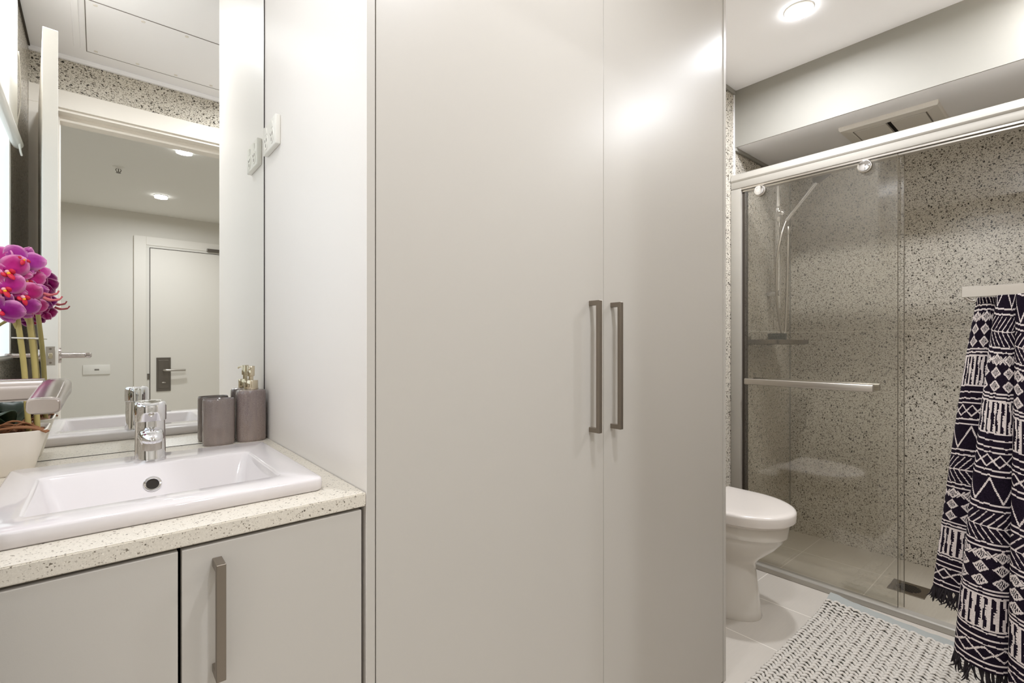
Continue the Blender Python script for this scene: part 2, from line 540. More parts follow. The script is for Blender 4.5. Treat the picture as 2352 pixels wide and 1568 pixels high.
bm = B(); tube(bm, smooth_path([(XL+0.03, 0.505, 1.0+H), (XL+0.028, 0.45, 0.96+H), (XL+0.026, 0.40, 0.90+H), (XL+0.022, 0.385, 0.84+H), (XL+0.02, 0.42, 0.79+H), (XL+0.02, 0.425, 0.775+H)]), 0.0016, 6)
obj('cord', bm, 'cord', bl)

# ------------------------------------------------------------------ bathroom door, standing open
d = thing('door_1', 'white bathroom door standing open, its latch edge seen in the mirror', 'door', (-0.186, YD+0.02, 0), kind='structure')
PV = (-0.141, 0.65, 0)
RA = math.radians(-4.6)
def door_part(name, bm, m, parent=d, sm=True):
    rot_z(bm, RA, PV)
    return obj(name, bm, m, parent, sm)
bm = B(); box(bm, -0.141, -0.103, YD+0.024, 0.65, 0.008, 1.044+H, 0.001, 1)
leaf = door_part('door_leaf', bm, 'door_paint', d, False)
zl = H - 0.039
bm = B(); box(bm, -0.1335, -0.1105, 0.650, 0.6515, zl-0.031, zl+0.031, 0.0005, 1)
lp = door_part('latch_plate', bm, 'steel')
bm = B(); box(bm, -0.127, -0.117, 0.6505, 0.6600, zl-0.009, zl+0.009, 0.001, 1)
door_part('latch_bolt', bm, 'champagne', lp)
bm = B(); cyl(bm, (-0.122, 0.6513, zl+0.023), (-0.122, 0.6522, zl+0.023), 0.0035, None, 12); cyl(bm, (-0.122, 0.6513, zl-0.023), (-0.122, 0.6522, zl-0.023), 0.0035, None, 12)
door_part('plate_screws', bm, 'handle', lp)
for s in (1, -1):
    fx = -0.103 if s > 0 else -0.141
    bm = B(); cyl(bm, (fx, 0.592, zl), (fx+s*0.010, 0.592, zl), 0.026, None, 28, 0.001)
    rose = door_part('rose', bm, 'lever')
    bm = B()
    tube(bm, smooth_path([(fx+s*0.008, 0.592, zl), (fx+s*0.035, 0.592, zl), (fx+s*0.072, 0.592, zl)], 3), 0.0095, 16)
    door_part('lever_neck', bm, 'lever', rose)
    bm = B()
    X = fx + s*0.079
    loops = []
    for y, rx, rz, dz in ((0.609, 0.006, 0.004, 0), (0.608, 0.0102, 0.0072, 0), (0.604, 0.0113, 0.0085, 0), (0.58, 0.0115, 0.0085, 0), (0.55, 0.0116, 0.0075, -0.002), (0.52, 0.0116, 0.0066, -0.0045), (0.503, 0.0115, 0.0063, -0.006), (0.500, 0.0112, 0.0060, -0.006), (0.4985, 0.0100, 0.0050, -0.006)):
        loops.append(ring((X + s*0.055*(0.605-y), y, zl + dz), (1, 0, 0), (0, 0, 1), rx*0.84, rz, 28, 3.6))
    loft(bm, loops)
    door_part('lever', bm, 'lever', rose)

# ------------------------------------------------------------------ hall seen in the mirror
d2 = thing('door_2', 'closed grey-beige entry door at the end of the hall, in the mirror', 'door', (0.85, YF, 0), kind='structure')
DX0, DX1, DZ = 0.401, 1.30, 0.978+H
bm = B(); box(bm, DX0, DX1, YF, YF+0.018, 0, DZ, 0.001, 1)
obj('door_leaf', bm, 'entry_paint', d2, False)
bm = B()
box(bm, DX0-0.134, DX0-0.034, YF, YF+0.030, 0, DZ+0.114, 0.003)
box(bm, DX1+0.034, DX1+0.134, YF, YF+0.030, 0, DZ+0.114, 0.003)
box(bm, DX0-0.034, DX1+0.034, YF, YF+0.030, DZ+0.028, DZ+0.114, 0.003)
obj('door_frame', bm, 'entry_paint', d2, False)
bm = B()
box(bm, DX0-0.034, DX0-0.007, YF, YF+0.023, 0, DZ+0.0055)
box(bm, DX0-0.034, DX1+0.034, YF, YF+0.023, DZ+0.006, DZ+0.028)
obj('rebate', bm, 'hall_paint', d2, False)
bm = B()
box(bm, DX0-0.007, DX0-0.0005, YF, YF+0.012, 0, DZ+0.006)
box(bm, DX0-0.007, DX1, YF, YF+0.012, DZ+0.0005, DZ+0.006)
obj('door_seal', bm, 'seal', d2, False)
bm = B(); box(bm, 0.450, 0.572, YF+0.018, YF+0.026, H-0.485, H-0.138, 0.002)
pl = obj('handle_plate', bm, 'gunmetal', d2, False)
bm = B(); box(bm, 0.466, 0.556, YF+0.026, YF+0.030, H-0.455, H-0.165, 0.002)
obj('plate_cover', bm, 'gunmetal', pl, False)
bm = B(); tube(bm, smooth_path([(0.512, YF+0.026, H-0.268), (0.512, YF+0.060, H-0.268), (0.525, YF+0.075, H-0.268), (0.56, YF+0.078, H-0.269), (0.63, YF+0.076, H-0.270), (0.695, YF+0.072, H-0.272)]), 0.012, 14)
obj('lever', bm, 'steel', pl)
bm = B(); box(bm, 0.495, 0.530, YF+0.030, YF+0.042, H-0.402, H-0.392, 0.004)
obj('thumb_turn', bm, 'steel', pl)
bm = B(); box(bm, 0.375, 0.392, YF+0.022, YF+0.030, H-0.36, H-0.30, 0.001, 1)
obj('strike', bm, 'gunmetal', d2, False)
bm = B(); box(bm, 0.89, 1.25, YF+0.023, YF+0.060, DZ+0.022, DZ+0.052, 0.003)
obj('door_closer', bm, 'gunmetal', d2, False)
sw = thing('light_switch', 'small white horizontal switch plate on the hall wall, in the mirror', 'light switch', (-0.015, YF, H-0.245))
bm = B(); box(bm, -0.116, 0.085, YF, YF+0.010, H-0.294, H-0.200, 0.003)
obj('plate', bm, 'plastic', sw)
bm = B(); box(bm, -0.031, 0.003, YF+0.010, YF+0.014, H-0.252, H-0.240, 0.001, 1)
obj('rocker', bm, 'grey_slot', sw)
sp = thing('fire_sprinkler', 'small ceiling fire sprinkler in the hall, in the mirror', 'sprinkler', (0.113, -1.835, CE))
bm = B(); lathe(bm, [(0.036, 0), (0.034, -0.004), (0.016, -0.012), (0.012, -0.014)], (0.113, -1.835, CE), 24)
obj('escutcheon', bm, 'plastic', sp)
bm = B()
for s in (-1, 1):
    tube(bm, smooth_path([(0.113+s*0.008, -1.835, CE-0.012), (0.113+s*0.016, -1.835, CE-0.024), (0.113+s*0.004, -1.835, CE-0.042)], 3), 0.0025, 6)
cyl(bm, (0.113, -1.835, CE-0.012), (0.113, -1.835, CE-0.042), 0.003, None, 8)
obj('sprinkler_frame', bm, 'gunmetal', sp)
bm = B(); cyl(bm, (0.113, -1.835, CE-0.042), (0.113, -1.835, CE-0.045), 0.015, None, 16)
obj('deflector', bm, 'gunmetal', sp)

# ceiling hatch
ht = thing('access_hatch', 'white ceiling access panel fixed with small screws, in the mirror', 'access panel', (0.27, 0.16, CE))
hx0, hx1, hy0, hy1 = -0.040, 0.62, -0.065, 0.375
bm = B(); box(bm, hx0, hx1, hy0, hy1, CE-0.001, CE)
obj('panel', bm, 'paint', ht, False)
bm = B()
for a in ((hx0-0.003, hx0, hy0-0.003, hy1+0.003), (hx1, hx1+0.003, hy0-0.003, hy1+0.003), (hx0, hx1, hy0-0.003, hy0), (hx0, hx1, hy1, hy1+0.003)):
    box(bm, *a, CE-0.0018, CE)
obj('joint', bm, 'grey_slot', ht, False)
for k in range(5):
    for y in (hy0+0.022, hy1-0.022):
        if True:
            x = hx0 + 0.03 + k*(hx1-hx0-0.06)/4
            bm = B(); lathe(bm, [(0.0075, -0.001), (0.0068, -0.003), (0.003, -0.0034), (0.0022, -0.0025)], (x, y, CE), 14)
            obj('screw', bm, 'fan', ht)
bm = B(); box(bm, -0.085, -0.062, -0.05, 0.40, CE-0.0045, CE, 0.002)
obj('patch_strip', bm, 'paint', ht, False)

# downlights
DL = [('round recessed downlight glowing in the ceiling near the shower bulkhead', 0),
      ('recessed downlight in the bathroom ceiling in front of the wardrobe', 1),
      ('recessed downlight in the bathroom ceiling above the basin', 2),
      ('nearer hall downlight, just under the doorway head in the mirror', 3),
      ('farther hall downlight, lower of the two in the mirror', 4),
      ('added unseen downlight brightening the shower and bath mat', 5)]
for lab, i in DL:
    x, y, _ = LIGHTS[i]
    t = thing('downlight', lab, 'ceiling light', (x, y, CE), 'recessed ceiling downlights')
    bm = B(); lathe(bm, [(0.0525, 0), (0.0522, -0.004), (0.0500, -0.006), (0.0495, -0.004)], (x, y, CE), 40, cap1=False)
    obj('trim_ring', bm, 'plastic', t)
    bm = B(); lathe(bm, [(0.0495, -0.004), (0.0495, -0.009), (0.047, -0.0125), (0.02, -0.0140)], (x, y, CE), 40)
    obj('lens', bm, 'lens', t)

# ------------------------------------------------------------------ mirror
mr = thing('wall_mirror', 'frameless wall mirror behind the basin', 'mirror', (0.0, YM, 1.0))
mr.name = 'vanity_mirror'
bm = B(); box(bm, XL+0.001, 0.339, YM-0.006, YM-0.0005, 0.8795, CE-0.02)
obj('mirror_glass', bm, 'mirror', mr, False)

# ------------------------------------------------------------------ vanity
ZC, YV = 0.8783, 0.782
van = thing('vanity_cabinet', 'stone-grey vanity cupboard under the basin', 'vanity cabinet', (0.05, 1.1, 0))
bm = B()
box(bm, XL+0.002, XL+0.018, YV+0.024, YM-0.002, 0.1, ZC-0.026)
box(bm, 0.322, 0.339, YV+0.024, YM-0.002, 0.1, ZC-0.026)
box(bm, XL+0.018, 0.322, YV+0.03, YM-0.002, 0.1, 0.118)
box(bm, XL+0.018, 0.322, YM-0.014, YM-0.004, 0.118, ZC-0.026)
obj('body', bm, 'dark_gap', van, False)
bm = B(); box(bm, XL+0.002, 0.339, YV+0.05, YV+0.066, 0.0, 0.1)
obj('kickboard', bm, 'laminate', van, False)
bm = B(); box(bm, XL+0.003, 0.0805, YV, YV+0.018, 0.104, ZC-0.0275, 0.0012, 2)
obj('door', bm, 'laminate', van, False)
bm = B(); box(bm, 0.0845, 0.3345, YV, YV+0.018, 0.104, ZC-0.0275, 0.0012, 2)
vd = obj('door', bm, 'laminate', van, False)
def bar_handle(x, yf, za, zb, parent, wdt=0.0115, out=0.032):
    bm = B()
    y = yf - out
    pts = [(y, zb), (yf, zb), (yf, zb-wdt), (y+wdt*0.85, zb-wdt), (y+wdt*0.85, za+wdt), (yf, za+wdt), (yf, za), (y, za)]
    a = [bm.verts.new((x-wdt/2, p[0], p[1])) for p in pts]
    b = [bm.verts.new((x+wdt/2, p[0], p[1])) for p in pts]
    n = len(pts)
    for i in range(n):
        j = (i+1) % n
        bm.faces.new((a[i], a[j], b[j], b[i]))
    for s, r in ((1, a), (-1, b)):
        q = r if s > 0 else r[::-1]
        i = (lambda k: r[k])
        for f in ((0, 1, 2, 3), (0, 3, 4, 7), (4, 5, 6, 7)):
            bm.faces.new([i(k) for k in (f if s > 0 else f[::-1])])
    bmesh.ops.recalc_face_normals(bm, faces=bm.faces)
    bmesh.ops.bevel(bm, geom=[e for e in bm.edges if len(e.link_faces) == 2 and e.calc_face_angle(0) > 0.5], offset=0.0005, segments=1, affect='EDGES')
    return obj('handle', bm, 'handle', parent, False)
bar_handle(0.1255, YV, H-0.453, H-0.296, vd)

ct = thing('countertop', 'speckled cream stone worktop around the basin', 'countertop', (0.05, 1.1, ZC))
bm = B()
SX0, SX1, SY0, SY1 = -0.122, 0.293, 0.840, 1.253
outer = [(XL+0.001, 0.780), (0.3405, 0.780), (0.3405, YM-0.006), (XL+0.001, YM-0.006)]
inner = [(SX0+0.03, SY0+0.04), (SX1-0.03, SY0+0.04), (SX1-0.03, SY1-0.03), (SX0+0.03, SY1-0.03)]
lay = []
for z in (ZC-0.0225, ZC):
    lay.append(([bm.verts.new((x, y, z)) for x, y in outer], [bm.verts.new((x, y, z)) for x, y in inner]))
for i in range(4):
    j = (i+1) % 4
    bm.faces.new((lay[1][0][i], lay[1][0][j], lay[1][1][j], lay[1][1][i]))
    bm.faces.new((lay[0][0][j], lay[0][0][i], lay[0][1][i], lay[0][1][j]))
    bm.faces.new((lay[0][0][i], lay[0][0][j], lay[1][0][j], lay[1][0][i]))
    bm.faces.new((lay[0][1][j], lay[0][1][i], lay[1][1][i], lay[1][1][j]))
bmesh.ops.bevel(bm, geom=[e for e in bm.edges if all(abs(v.co.y-0.780) < 1e-4 for v in e.verts) and abs(e.verts[0].co.z-e.verts[1].co.z) < 1e-4], offset=0.0015, segments=2, affect='EDGES')
obj('slab', bm, 'quartz', ct, False)

# ------------------------------------------------------------------ basin
ZS = ZC + 0.022
bs = thing('washbasin', 'white rectangular ceramic basin set into the worktop', 'basin', (0.085, 1.05, ZC))
bm = B()
bx0, bx1, by0, by1 = -0.078, 0.241, 0.902, 1.146
L = [rrect(SX0+0.003, SX1-0.003, SY0+0.003, SY1-0.003, ZC+0.0004, 0.012),
     rrect(SX0, SX1, SY0, SY1, ZC+0.003, 0.014),
     rrect(SX0, SX1, SY0, SY1, ZS-0.004, 0.014),
     rrect(SX0+0.0012, SX1-0.0012, SY0+0.0012, SY1-0.0012, ZS-0.0012, 0.014),
     rrect(SX0+0.004, SX1-0.004, SY0+0.004, SY1-0.004, ZS, 0.012),
     rrect(bx0-0.003, bx1+0.003, by0-0.003, by1+0.003, ZS, 0.012),
     rrect(bx0, bx1, by0, by1, ZS-0.001, 0.011),
     rrect(bx0+0.003, bx1-0.003, by0+0.002, by1-0.003, ZS-0.004, 0.012),
     rrect(bx0+0.020, bx1-0.020, by0+0.010, by1-0.040, ZS-0.066, 0.022),
     rrect(bx0+0.030, bx1-0.030, by0+0.018, by1-0.050, ZS-0.082, 0.026),
     rrect(bx0+0.060, bx1-0.060, by0+0.045, by1-0.080, ZS-0.088, 0.030),
     rrect(0.06, 0.10, 1.005, 1.045, ZS-0.090, 0.0199)]
loft(bm, L, cap0=False, cap1=True)
obj('bowl', bm, 'ceramic', bs, True, 60)
bm = B(); lathe(bm, [(0.021, 0.0), (0.021, 0.003), (0.017, 0.005), (0.008, 0.006)], (0.08, 1.025, ZS-0.0895), 28)
obj('plughole', bm, 'chrome', bs)
# overflow ring in the sloping back wall
oc = Vector((0.0765, by1-0.0205, ZS-0.034)); on = Vector((0, -0.865, 0.50)).normalized(); ou = Vector((1, 0, 0)); ov = on.cross(ou)
bm = B()
loft(bm, [ring(oc+on*h, ou, ov, r, r, 36) for r, h in ((0.0142, 0.0), (0.0142, 0.0022), (0.0132, 0.0032), (0.0105, 0.0034), (0.0092, 0.0022), (0.0088, 0.0002))], False, False)
ovr = obj('overflow_ring', bm, 'chrome', bs)
bm = B(); loft(bm, [ring(oc+on*0.0003, ou, ov, 0.0135, 0.0135, 24), ring(oc+on*0.0008, ou, ov, 0.0135, 0.0135, 24)])
obj('overflow_hole', bm, 'dark_gap', ovr)

# ------------------------------------------------------------------ tap
TX, TY = 0.0785, 1.212
tp = thing('basin_tap', 'polished chrome mixer tap on the back rim of the basin', 'tap', (TX, TY, ZS))
bm = B()
lev = []
for z, ryf, ryb, rx in ((0.0, 0.0265, 0.0245, 0.0262), (0.003, 0.0262, 0.0245, 0.0262), (0.02, 0.0225, 0.024, 0.0255), (0.036, 0.022, 0.0235, 0.0250), (0.05, 0.0235, 0.0235, 0.0247), (0.066, 0.0235, 0.0235, 0.0245), (0.0745, 0.0235, 0.0235, 0.0245)):
    lp_ = []
    for i in range(40):
        t = 2*PI*i/40
        c, s = math.cos(t), math.sin(t)
        pw = 2/2.4
        a = math.copysign(abs(c)**pw, c)*rx
        b = math.copysign(abs(s)**pw, s)
        lp_.append((TX+a, TY + (b*ryb if b > 0 else b*ryf), ZS+z))
    lev.append(lp_)
loft(bm, lev)
obj('body', bm, 'chrome', tp)
bm = B()
path = [(0.008, 0.046, 0.0215, 0.017), (-0.018, 0.048, 0.0215, 0.0165), (-0.034, 0.0485, 0.0205, 0.0155), (-0.050, 0.0475, 0.0190, 0.0140), (-0.060, 0.046, 0.0155, 0.0112), (-0.066, 0.0445, 0.0100, 0.0070), (-0.0685, 0.0437, 0.0030, 0.0020)]
loft(bm, [ring((TX, TY+y, ZS+z), (1, 0, 0), (0, 0.12, 0.99), rx, rz, 28, 2.2) for y, z, rx, rz in path])
spt = obj('spout', bm, 'chrome', tp)
bm = B()
lathe(bm, [(0.0150, 0.004), (0.0152, -0.002), (0.0150, -0.0115), (0.0138, -0.0125), (0.0120, -0.0122), (0.0115, -0.009)], (TX, TY-0.050, ZS+0.036), 28)
obj('aerator', bm, 'steel', spt)
bm = B()
lev = []
for z, rx, ryf, ryb, sh in ((0.0750, 0.0255, 0.0270, 0.0245, 0), (0.0758, 0.0264, 0.0285, 0.0252, 0), (0.088, 0.0266, 0.0305, 0.0252, 0), (0.104, 0.0264, 0.0320, 0.025, 0), (0.1095, 0.0252, 0.0310, 0.0240, 0), (0.1128, 0.0225, 0.027, 0.0215, 0), (0.1142, 0.018, 0.019, 0.0175, 0), (0.1128, 0.010, 0.009, 0.010, 0)):
    lp_ = []
    for i in range(40):
        t = 2*PI*i/40
        c, s = math.cos(t), math.sin(t)
        pw = 2/2.7
        a = math.copysign(abs(c)**pw, c)*rx
        b = math.copysign(abs(s)**pw, s)
        lp_.append((TX+a, TY+(b*ryb if b > 0 else b*ryf), ZS+z + (0.0035*(1-abs(c)) * -1 if z > 0.10 and s < 0 else 0)))
    lev.append(lp_)
loft(bm, lev)
hc = obj('lever_cap', bm, 'chrome', tp)
bm = B(); loft(bm, [ring((TX, TY-0.0302+h, ZS+0.0895), (1, 0, 0), (0, 0, 1), r, r, 20) for r, h in ((0.0048, 0.003), (0.0048, -0.0006), (0.0040, -0.0012), (0.0026, -0.0006))])
obj('indicator_cap', bm, 'steel', hc)

# ------------------------------------------------------------------ tumbler and soap dispenser
def oval_loops(cx, cy, prof, rx, ry, n=40, pw=2.5):
    return [ring((cx, cy, z), (1, 0, 0), (0, 1, 0), rx*s, ry*s - (1-s)*0.0*ry, n, pw) for s, z in prof]
tcx, tcy = 0.2275, 1.394
tm = thing('tumbler', 'plain oval taupe glazed tumbler without a pump', 'tumbler', (tcx, tcy, ZC))
bm = B()
loft(bm, oval_loops(tcx, tcy, [(0.92, ZC), (0.975, ZC+0.002), (1.0, ZC+0.008), (1.0, ZC+0.104), (0.985, ZC+0.111), (0.955, ZC+0.1135), (0.92, ZC+0.1115), (0.90, ZC+0.106), (0.89, ZC+0.012), (0.5, ZC+0.010)], 0.0345, 0.0235), True, True)
obj('cup', bm, 'tumbler', tm)
dcx, dcy = 0.3010, 1.400
dp = thing('soap_dispenser', 'oval taupe soap dispenser with a champagne metal pump', 'soap dispenser', (dcx, dcy, ZC))
bm = B()
loft(bm, oval_loops(dcx, dcy, [(0.92, ZC), (0.975, ZC+0.002), (1.0, ZC+0.008), (1.0, ZC+0.119), (0.985, ZC+0.1255), (0.94, ZC+0.1295), (0.80, ZC+0.1315), (0.3, ZC+0.132)], 0.0345, 0.0255), True, True)
obj('bottle', bm, 'dispenser', dp)
bm = B(); lathe(bm, [(0.0160, 0), (0.0164, 0.0015), (0.0164, 0.0225), (0.0158, 0.024), (0.008, 0.0243)], (dcx, dcy, ZC+0.1315), 32)
pc = obj('pump_collar', bm, 'champagne', dp)
bm = B(); lathe(bm, [(0.0055, 0), (0.0055, 0.012), (0.0062, 0.0121), (0.0062, 0.013)], (dcx, dcy, ZC+0.1555), 24)
obj('pump_rod', bm, 'champagne', pc)
bm = B(); lathe(bm, [(0.0075, 0), (0.0084, 0.001), (0.0087, 0.025), (0.0082, 0.0262), (0.004, 0.0266)], (dcx, dcy, ZC+0.166), 28)
ph = obj('pump_head', bm, 'champagne', pc)
bm = B()
dv = Vector((-0.35, -0.94, 0)).normalized()
q0 = Vector((dcx, dcy, ZC+0.1870))
tube(bm, smooth_path([q0+dv*0.004, q0+dv*0.014+Vector((0, 0, 0.0006)), q0+dv*0.024, q0+dv*0.031-Vector((0, 0, 0.003))], 4), 0.0026, 12)
obj('nozzle', bm, 'champagne', ph)

# ------------------------------------------------------------------ orchid
ox, oy = -0.142, 1.346
orc = thing('potted_orchid', 'magenta orchid in a white pot beside the basin', 'orchid', (ox, oy, ZC))
bm = B()
def sq(h, z, r):
    return rrect(ox-h, ox+h, oy-h, oy+h, z, r, 6)
loft(bm, [sq(0.042, ZC, 0.02), sq(0.045, ZC+0.003, 0.022), sq(0.0555, ZC+0.045, 0.024), sq(0.0650, ZC+0.080, 0.026), sq(0.0662, ZC+0.0845, 0.026), sq(0.0640, ZC+0.0850, 0.025), sq(0.0610, ZC+0.082, 0.024), sq(0.056, ZC+0.070, 0.022)], True, False)
obj('pot', bm, 'pot', orc)
bm = B()
rows = []
for i in range(9):
    row = []
    for j in range(9):
        u, v = (i-4)/4, (j-4)/4
        row.append((ox+u*0.057, oy+v*0.057, ZC+0.074+0.010*random.random()+0.004*(1-u*u)))
    rows.append(row)
loft(bm, rows, False, False, closed=False)
obj('bark_mulch', bm, 'bark', orc)
bm = B()
for k in range(22):
    a = random.uniform(0, 2*PI); a2 = a + random.uniform(0.5, 1.6)
    r1, r2 = random.uniform(0.02, 0.05), random.uniform(0.035, 0.058)
    pts = [(ox+r1*math.cos(a), oy+r1*math.sin(a), ZC+0.082), (ox+(r1+r2)/2*math.cos((a+a2)/2), oy+(r1+r2)/2*math.sin((a+a2)/2), ZC+0.096+random.uniform(0, 0.008)), (ox+r2*math.cos(a2), oy+r2*math.sin(a2), ZC+0.086)]
    tube(bm, smooth_path(pts, 5), random.uniform(0.0012, 0.002), 6)
for dx in (0.0, 0.006, 0.012, 0.017):
    tube(bm, smooth_path([(ox-0.02, oy-0.045+dx*0.4, ZC+0.087), (ox+0.02, oy-0.056+dx, ZC+0.0925), (ox+0.048, oy-0.058+dx, ZC+0.0895), (ox+0.066+dx*0.15, oy-0.058+dx*0.8, ZC+0.080)], 5), 0.0020, 6)
obj('aerial_roots', bm, 'bark', orc)
tops = [(-0.125, 1.305, H+0.118), (-0.108, 1.325, H+0.10)]
for (bx, by), (tx, ty, tz) in zip(((-0.103, 1.322), (-0.092, 1.338)), tops):
    bm = B(); tube(bm, smooth_path([(bx, by, ZC+0.078), ((bx+tx)/2+0.004, (by+ty)/2, (ZC+0.07+tz)/2), (tx, ty, tz)], 6), 0.0045, 12)
    obj('stem', bm, 'stem', orc)
bm = B(); tube(bm, smooth_path([(-0.118, 1.31, H+0.03), (-0.130, 1.295, H+0.062), (-0.155, 1.285, H+0.055), (-0.185, 1.28, H+0.03)], 5), 0.003, 10)
obj('side_stem', bm, 'stem', orc)
bm = B()
for x_, y_, in ((-0.113, 1.312), (-0.100, 1.331)):
    tube(bm, smooth_path([(x_-0.012, y_-0.006, H+0.012), (x_, y_-0.007, H+0.0115), (x_+0.010, y_-0.004, H+0.0115)], 3), 0.0013, 6)
obj('stem_clip', bm, 'plastic', orc)
for k, (ang, L_, wd_, up) in enumerate(((-2.4, 0.12, 0.030, 0.03), (-1.7, 0.085, 0.026, 0.035), (0.4, 0.10, 0.028, 0.045), (2.6, 0.11, 0.03, 0.02))):
    bm = B()
    rows = []
    dirv = Vector((math.cos(ang), math.sin(ang), 0)); sd = Vector((-math.sin(ang), math.cos(ang), 0))
    for i in range(11):
        t = i/10
        w_ = wd_*math.sin(PI*min(1, 0.12+t*0.88))**0.6*(1 if t < 0.97 else 0.5)
        if ang == 0.4: cpt = Vector((ox+0.012, oy+0.01, ZC+0.08)) + dirv*L_*t*0.62 + Vector((0, 0, up*math.sin(t*2.0)))
        else: cpt = Vector((ox, oy, ZC+0.082)) + dirv*L_*t*0.62 + Vector((0, 0, up*math.sin(t*2.4)))
        rows.append([cpt + sd*w_*s + Vector((0, 0, abs(s)*0.006)) for s in (-1, -0.5, 0, 0.5, 1)])
    loft(bm, rows, False, False, closed=False)
    o = obj('leaf', bm, 'leaf', orc)
    md = o.modifiers.new('thick', 'SOLIDIFY'); md.thickness = 0.0015

def petal(bm, lay_, c, ax, nrm, L_, W_, cup, hue, power=0.75):
    side = nrm.cross(ax).normalized()
    rows = []
    cols = []
    NU, NV = 8, 6
    for i in range(NU+1):
        t = i/NU
        w_ = W_*(math.sin(PI*(0.05+0.925*t)**power))**0.55
        row, cr = [], []
        for j in range(NV+1):
            s = (j/NV-0.5)*2
            p = c + ax*(L_*t) + side*(w_*s) + nrm*(cup*(t*t*0.7 - 0.35*t) - 0.22*w_*s*s + 0.0015*math.sin(9*t+5*s))
            row.append(bm.verts.new(p))
            e = max(abs(s)**5*0.8, (t**8)*0.95)
            e = max(0, min(1, e))
            vein = 0.12*math.sin(26*s)*t
            a_ = Vector(hue); b_ = Vector((0.74, 0.36, 0.54)); d_ = Vector((hue[0]*0.75, hue[1]*0.5, hue[2]*1.15))
            col_ = a_.lerp(b_, e*0.9)
            col_ = col_.lerp(d_, max(0, 0.5-t)*0.9 + max(0, vein))
            cr.append((*col_, 1))
        rows.append(row); cols.append(cr)
    for i in range(NU):
        for j in range(NV):
            f = bm.faces.new((rows[i][j], rows[i][j+1], rows[i+1][j+1], rows[i+1][j]))
            for lo_, q in zip(f.loops, ((i, j), (i, j+1), (i+1, j+1), (i+1, j))):
                lo_[lay_] = cols[q[0]][q[1]]

def flower(c, nrm, up, s, spin=0.0):
    c, nrm = Vector(c), Vector(nrm).normalized()
    up = Vector(up); up = (up - nrm*up.dot(nrm)).normalized()
    up = Matrix.Rotation(spin, 3, nrm) @ up
    rt = up.cross(nrm)
    hue = random.choice([(0.36, 0.002, 0.13), (0.33, 0.002, 0.15), (0.42, 0.004, 0.15), (0.25, 0.003, 0.17), (0.34, 0.002, 0.11)])
    bm = B(); la = bm.loops.layers.float_color.new('tint')
    for ang, L_, W_ in ((90, 0.031, 0.0125), (215, 0.030, 0.0115), (325, 0.030, 0.0115)):
        a = math.radians(ang)
        petal(bm, la, c - nrm*0.0055*s, (rt*math.cos(a)+up*math.sin(a)), nrm, L_*s, W_*s, random.uniform(-0.008, 0.004)*s, hue)
    for ang in (22, 158):
        a = math.radians(ang)
        petal(bm, la, c, (rt*math.cos(a)+up*math.sin(a)), nrm, 0.033*s, 0.0185*s, random.uniform(-0.006, 0.008)*s, hue, 0.85)
    f = obj('flower', bm, 'petal', orc)
    md = f.modifiers.new('thick', 'SOLIDIFY'); md.thickness = 0.0006
    bm = B(); la = bm.loops.layers.float_color.new('tint')
    red, yel, wht = (0.50, 0.015, 0.04, 1), (0.8, 0.36, 0.02, 1), (0.70, 0.34, 0.36, 1)
    def blob(cc, ax, r0, r1, r2, colr):
        n0 = len(bm.faces)
        a1 = ax.orthogonal().normalized(); a2 = ax.cross(a1)
        loft(bm, [ring(cc+ax*(r0*math.cos(th_)), a1, a2, max(1e-4, r1*math.sin(th_)), max(1e-4, r2*math.sin(th_)), 10) for th_ in np.linspace(0.15, PI-0.15, 6)])
        for fc in list(bm.faces)[n0:]:
            for lo_ in fc.loops:
                lo_[la] = colr
    blob(c+nrm*0.005*s, nrm, 0.006*s, 0.0035*s, 0.0035*s, wht)
    blob(c+nrm*0.006*s+rt*0.005*s-up*0.002*s, (nrm+rt*0.5).normalized(), 0.006*s, 0.0032*s, 0.005*s, red)
    blob(c+nrm*0.006*s-rt*0.005*s-up*0.002*s, (nrm-rt*0.5).normalized(), 0.006*s, 0.0032*s, 0.005*s, red)
    blob(c+nrm*0.009*s-up*0.003*s, nrm, 0.003*s, 0.0025*s, 0.0025*s, yel)
    blob(c+nrm*0.009*s-up*0.008*s, (-up+nrm*0.3).normalized(), 0.0075*s, 0.0045*s, 0.0025*s, red)
    obj('lip', bm, 'lip', f)
    return f
cvec = Vector((0, 0, H))
FL_ = [(-0.098, 1.272, 0.156, 0.9), (-0.118, 1.262, 0.130, 1.05), (-0.097, 1.285, 0.118, 0.9), (-0.122, 1.255, 0.098, 1.0), (-0.100, 1.268, 0.088, 0.95),
       (-0.128, 1.262, 0.062, 1.0), (-0.087, 1.285, 0.096, 0.72), (-0.106, 1.275, 0.066, 0.95), (-0.146, 1.265, 0.150, 1.1), (-0.150, 1.262, 0.110, 1.0),
       (-0.152, 1.268, 0.075, 1.0), (-0.088, 1.300, 0.140, 0.8), (-0.120, 1.330, 0.150, 1.0), (-0.110, 1.335, 0.105, 0.9), (-0.150, 1.32, 0.13, 1.0), (-0.168, 1.285, 0.095, 1.0), (-0.088, 1.292, 0.070, 0.7)]
for x, y, z, s in FL_:
    c = Vector((x-0.008, y, z+H))
    out = (c - Vector((-0.128, 1.31, H+0.11))).normalized()
    tocam = (Vector((0.0, 0.0, H)) - c).normalized()
    n_ = (out*0.8 + tocam*random.uniform(0.5, 1.0) + Vector((random.uniform(-.25, .25), random.uniform(-.2, .2), random.uniform(-.25, .25))))
    flower(c, n_, (0, 0, 1), s*1.06, random.uniform(-0.6, 0.6))
bm = B()
tube(bm, smooth_path([(-0.080, 1.285, H+0.096), (-0.072, 1.283, H+0.094), (-0.062, 1.282, H+0.097), (-0.0585, 1.282, H+0.103)], 5), [0.003]*6+[0.0022]*5+[0.0014]*4+[0.0016], 8)
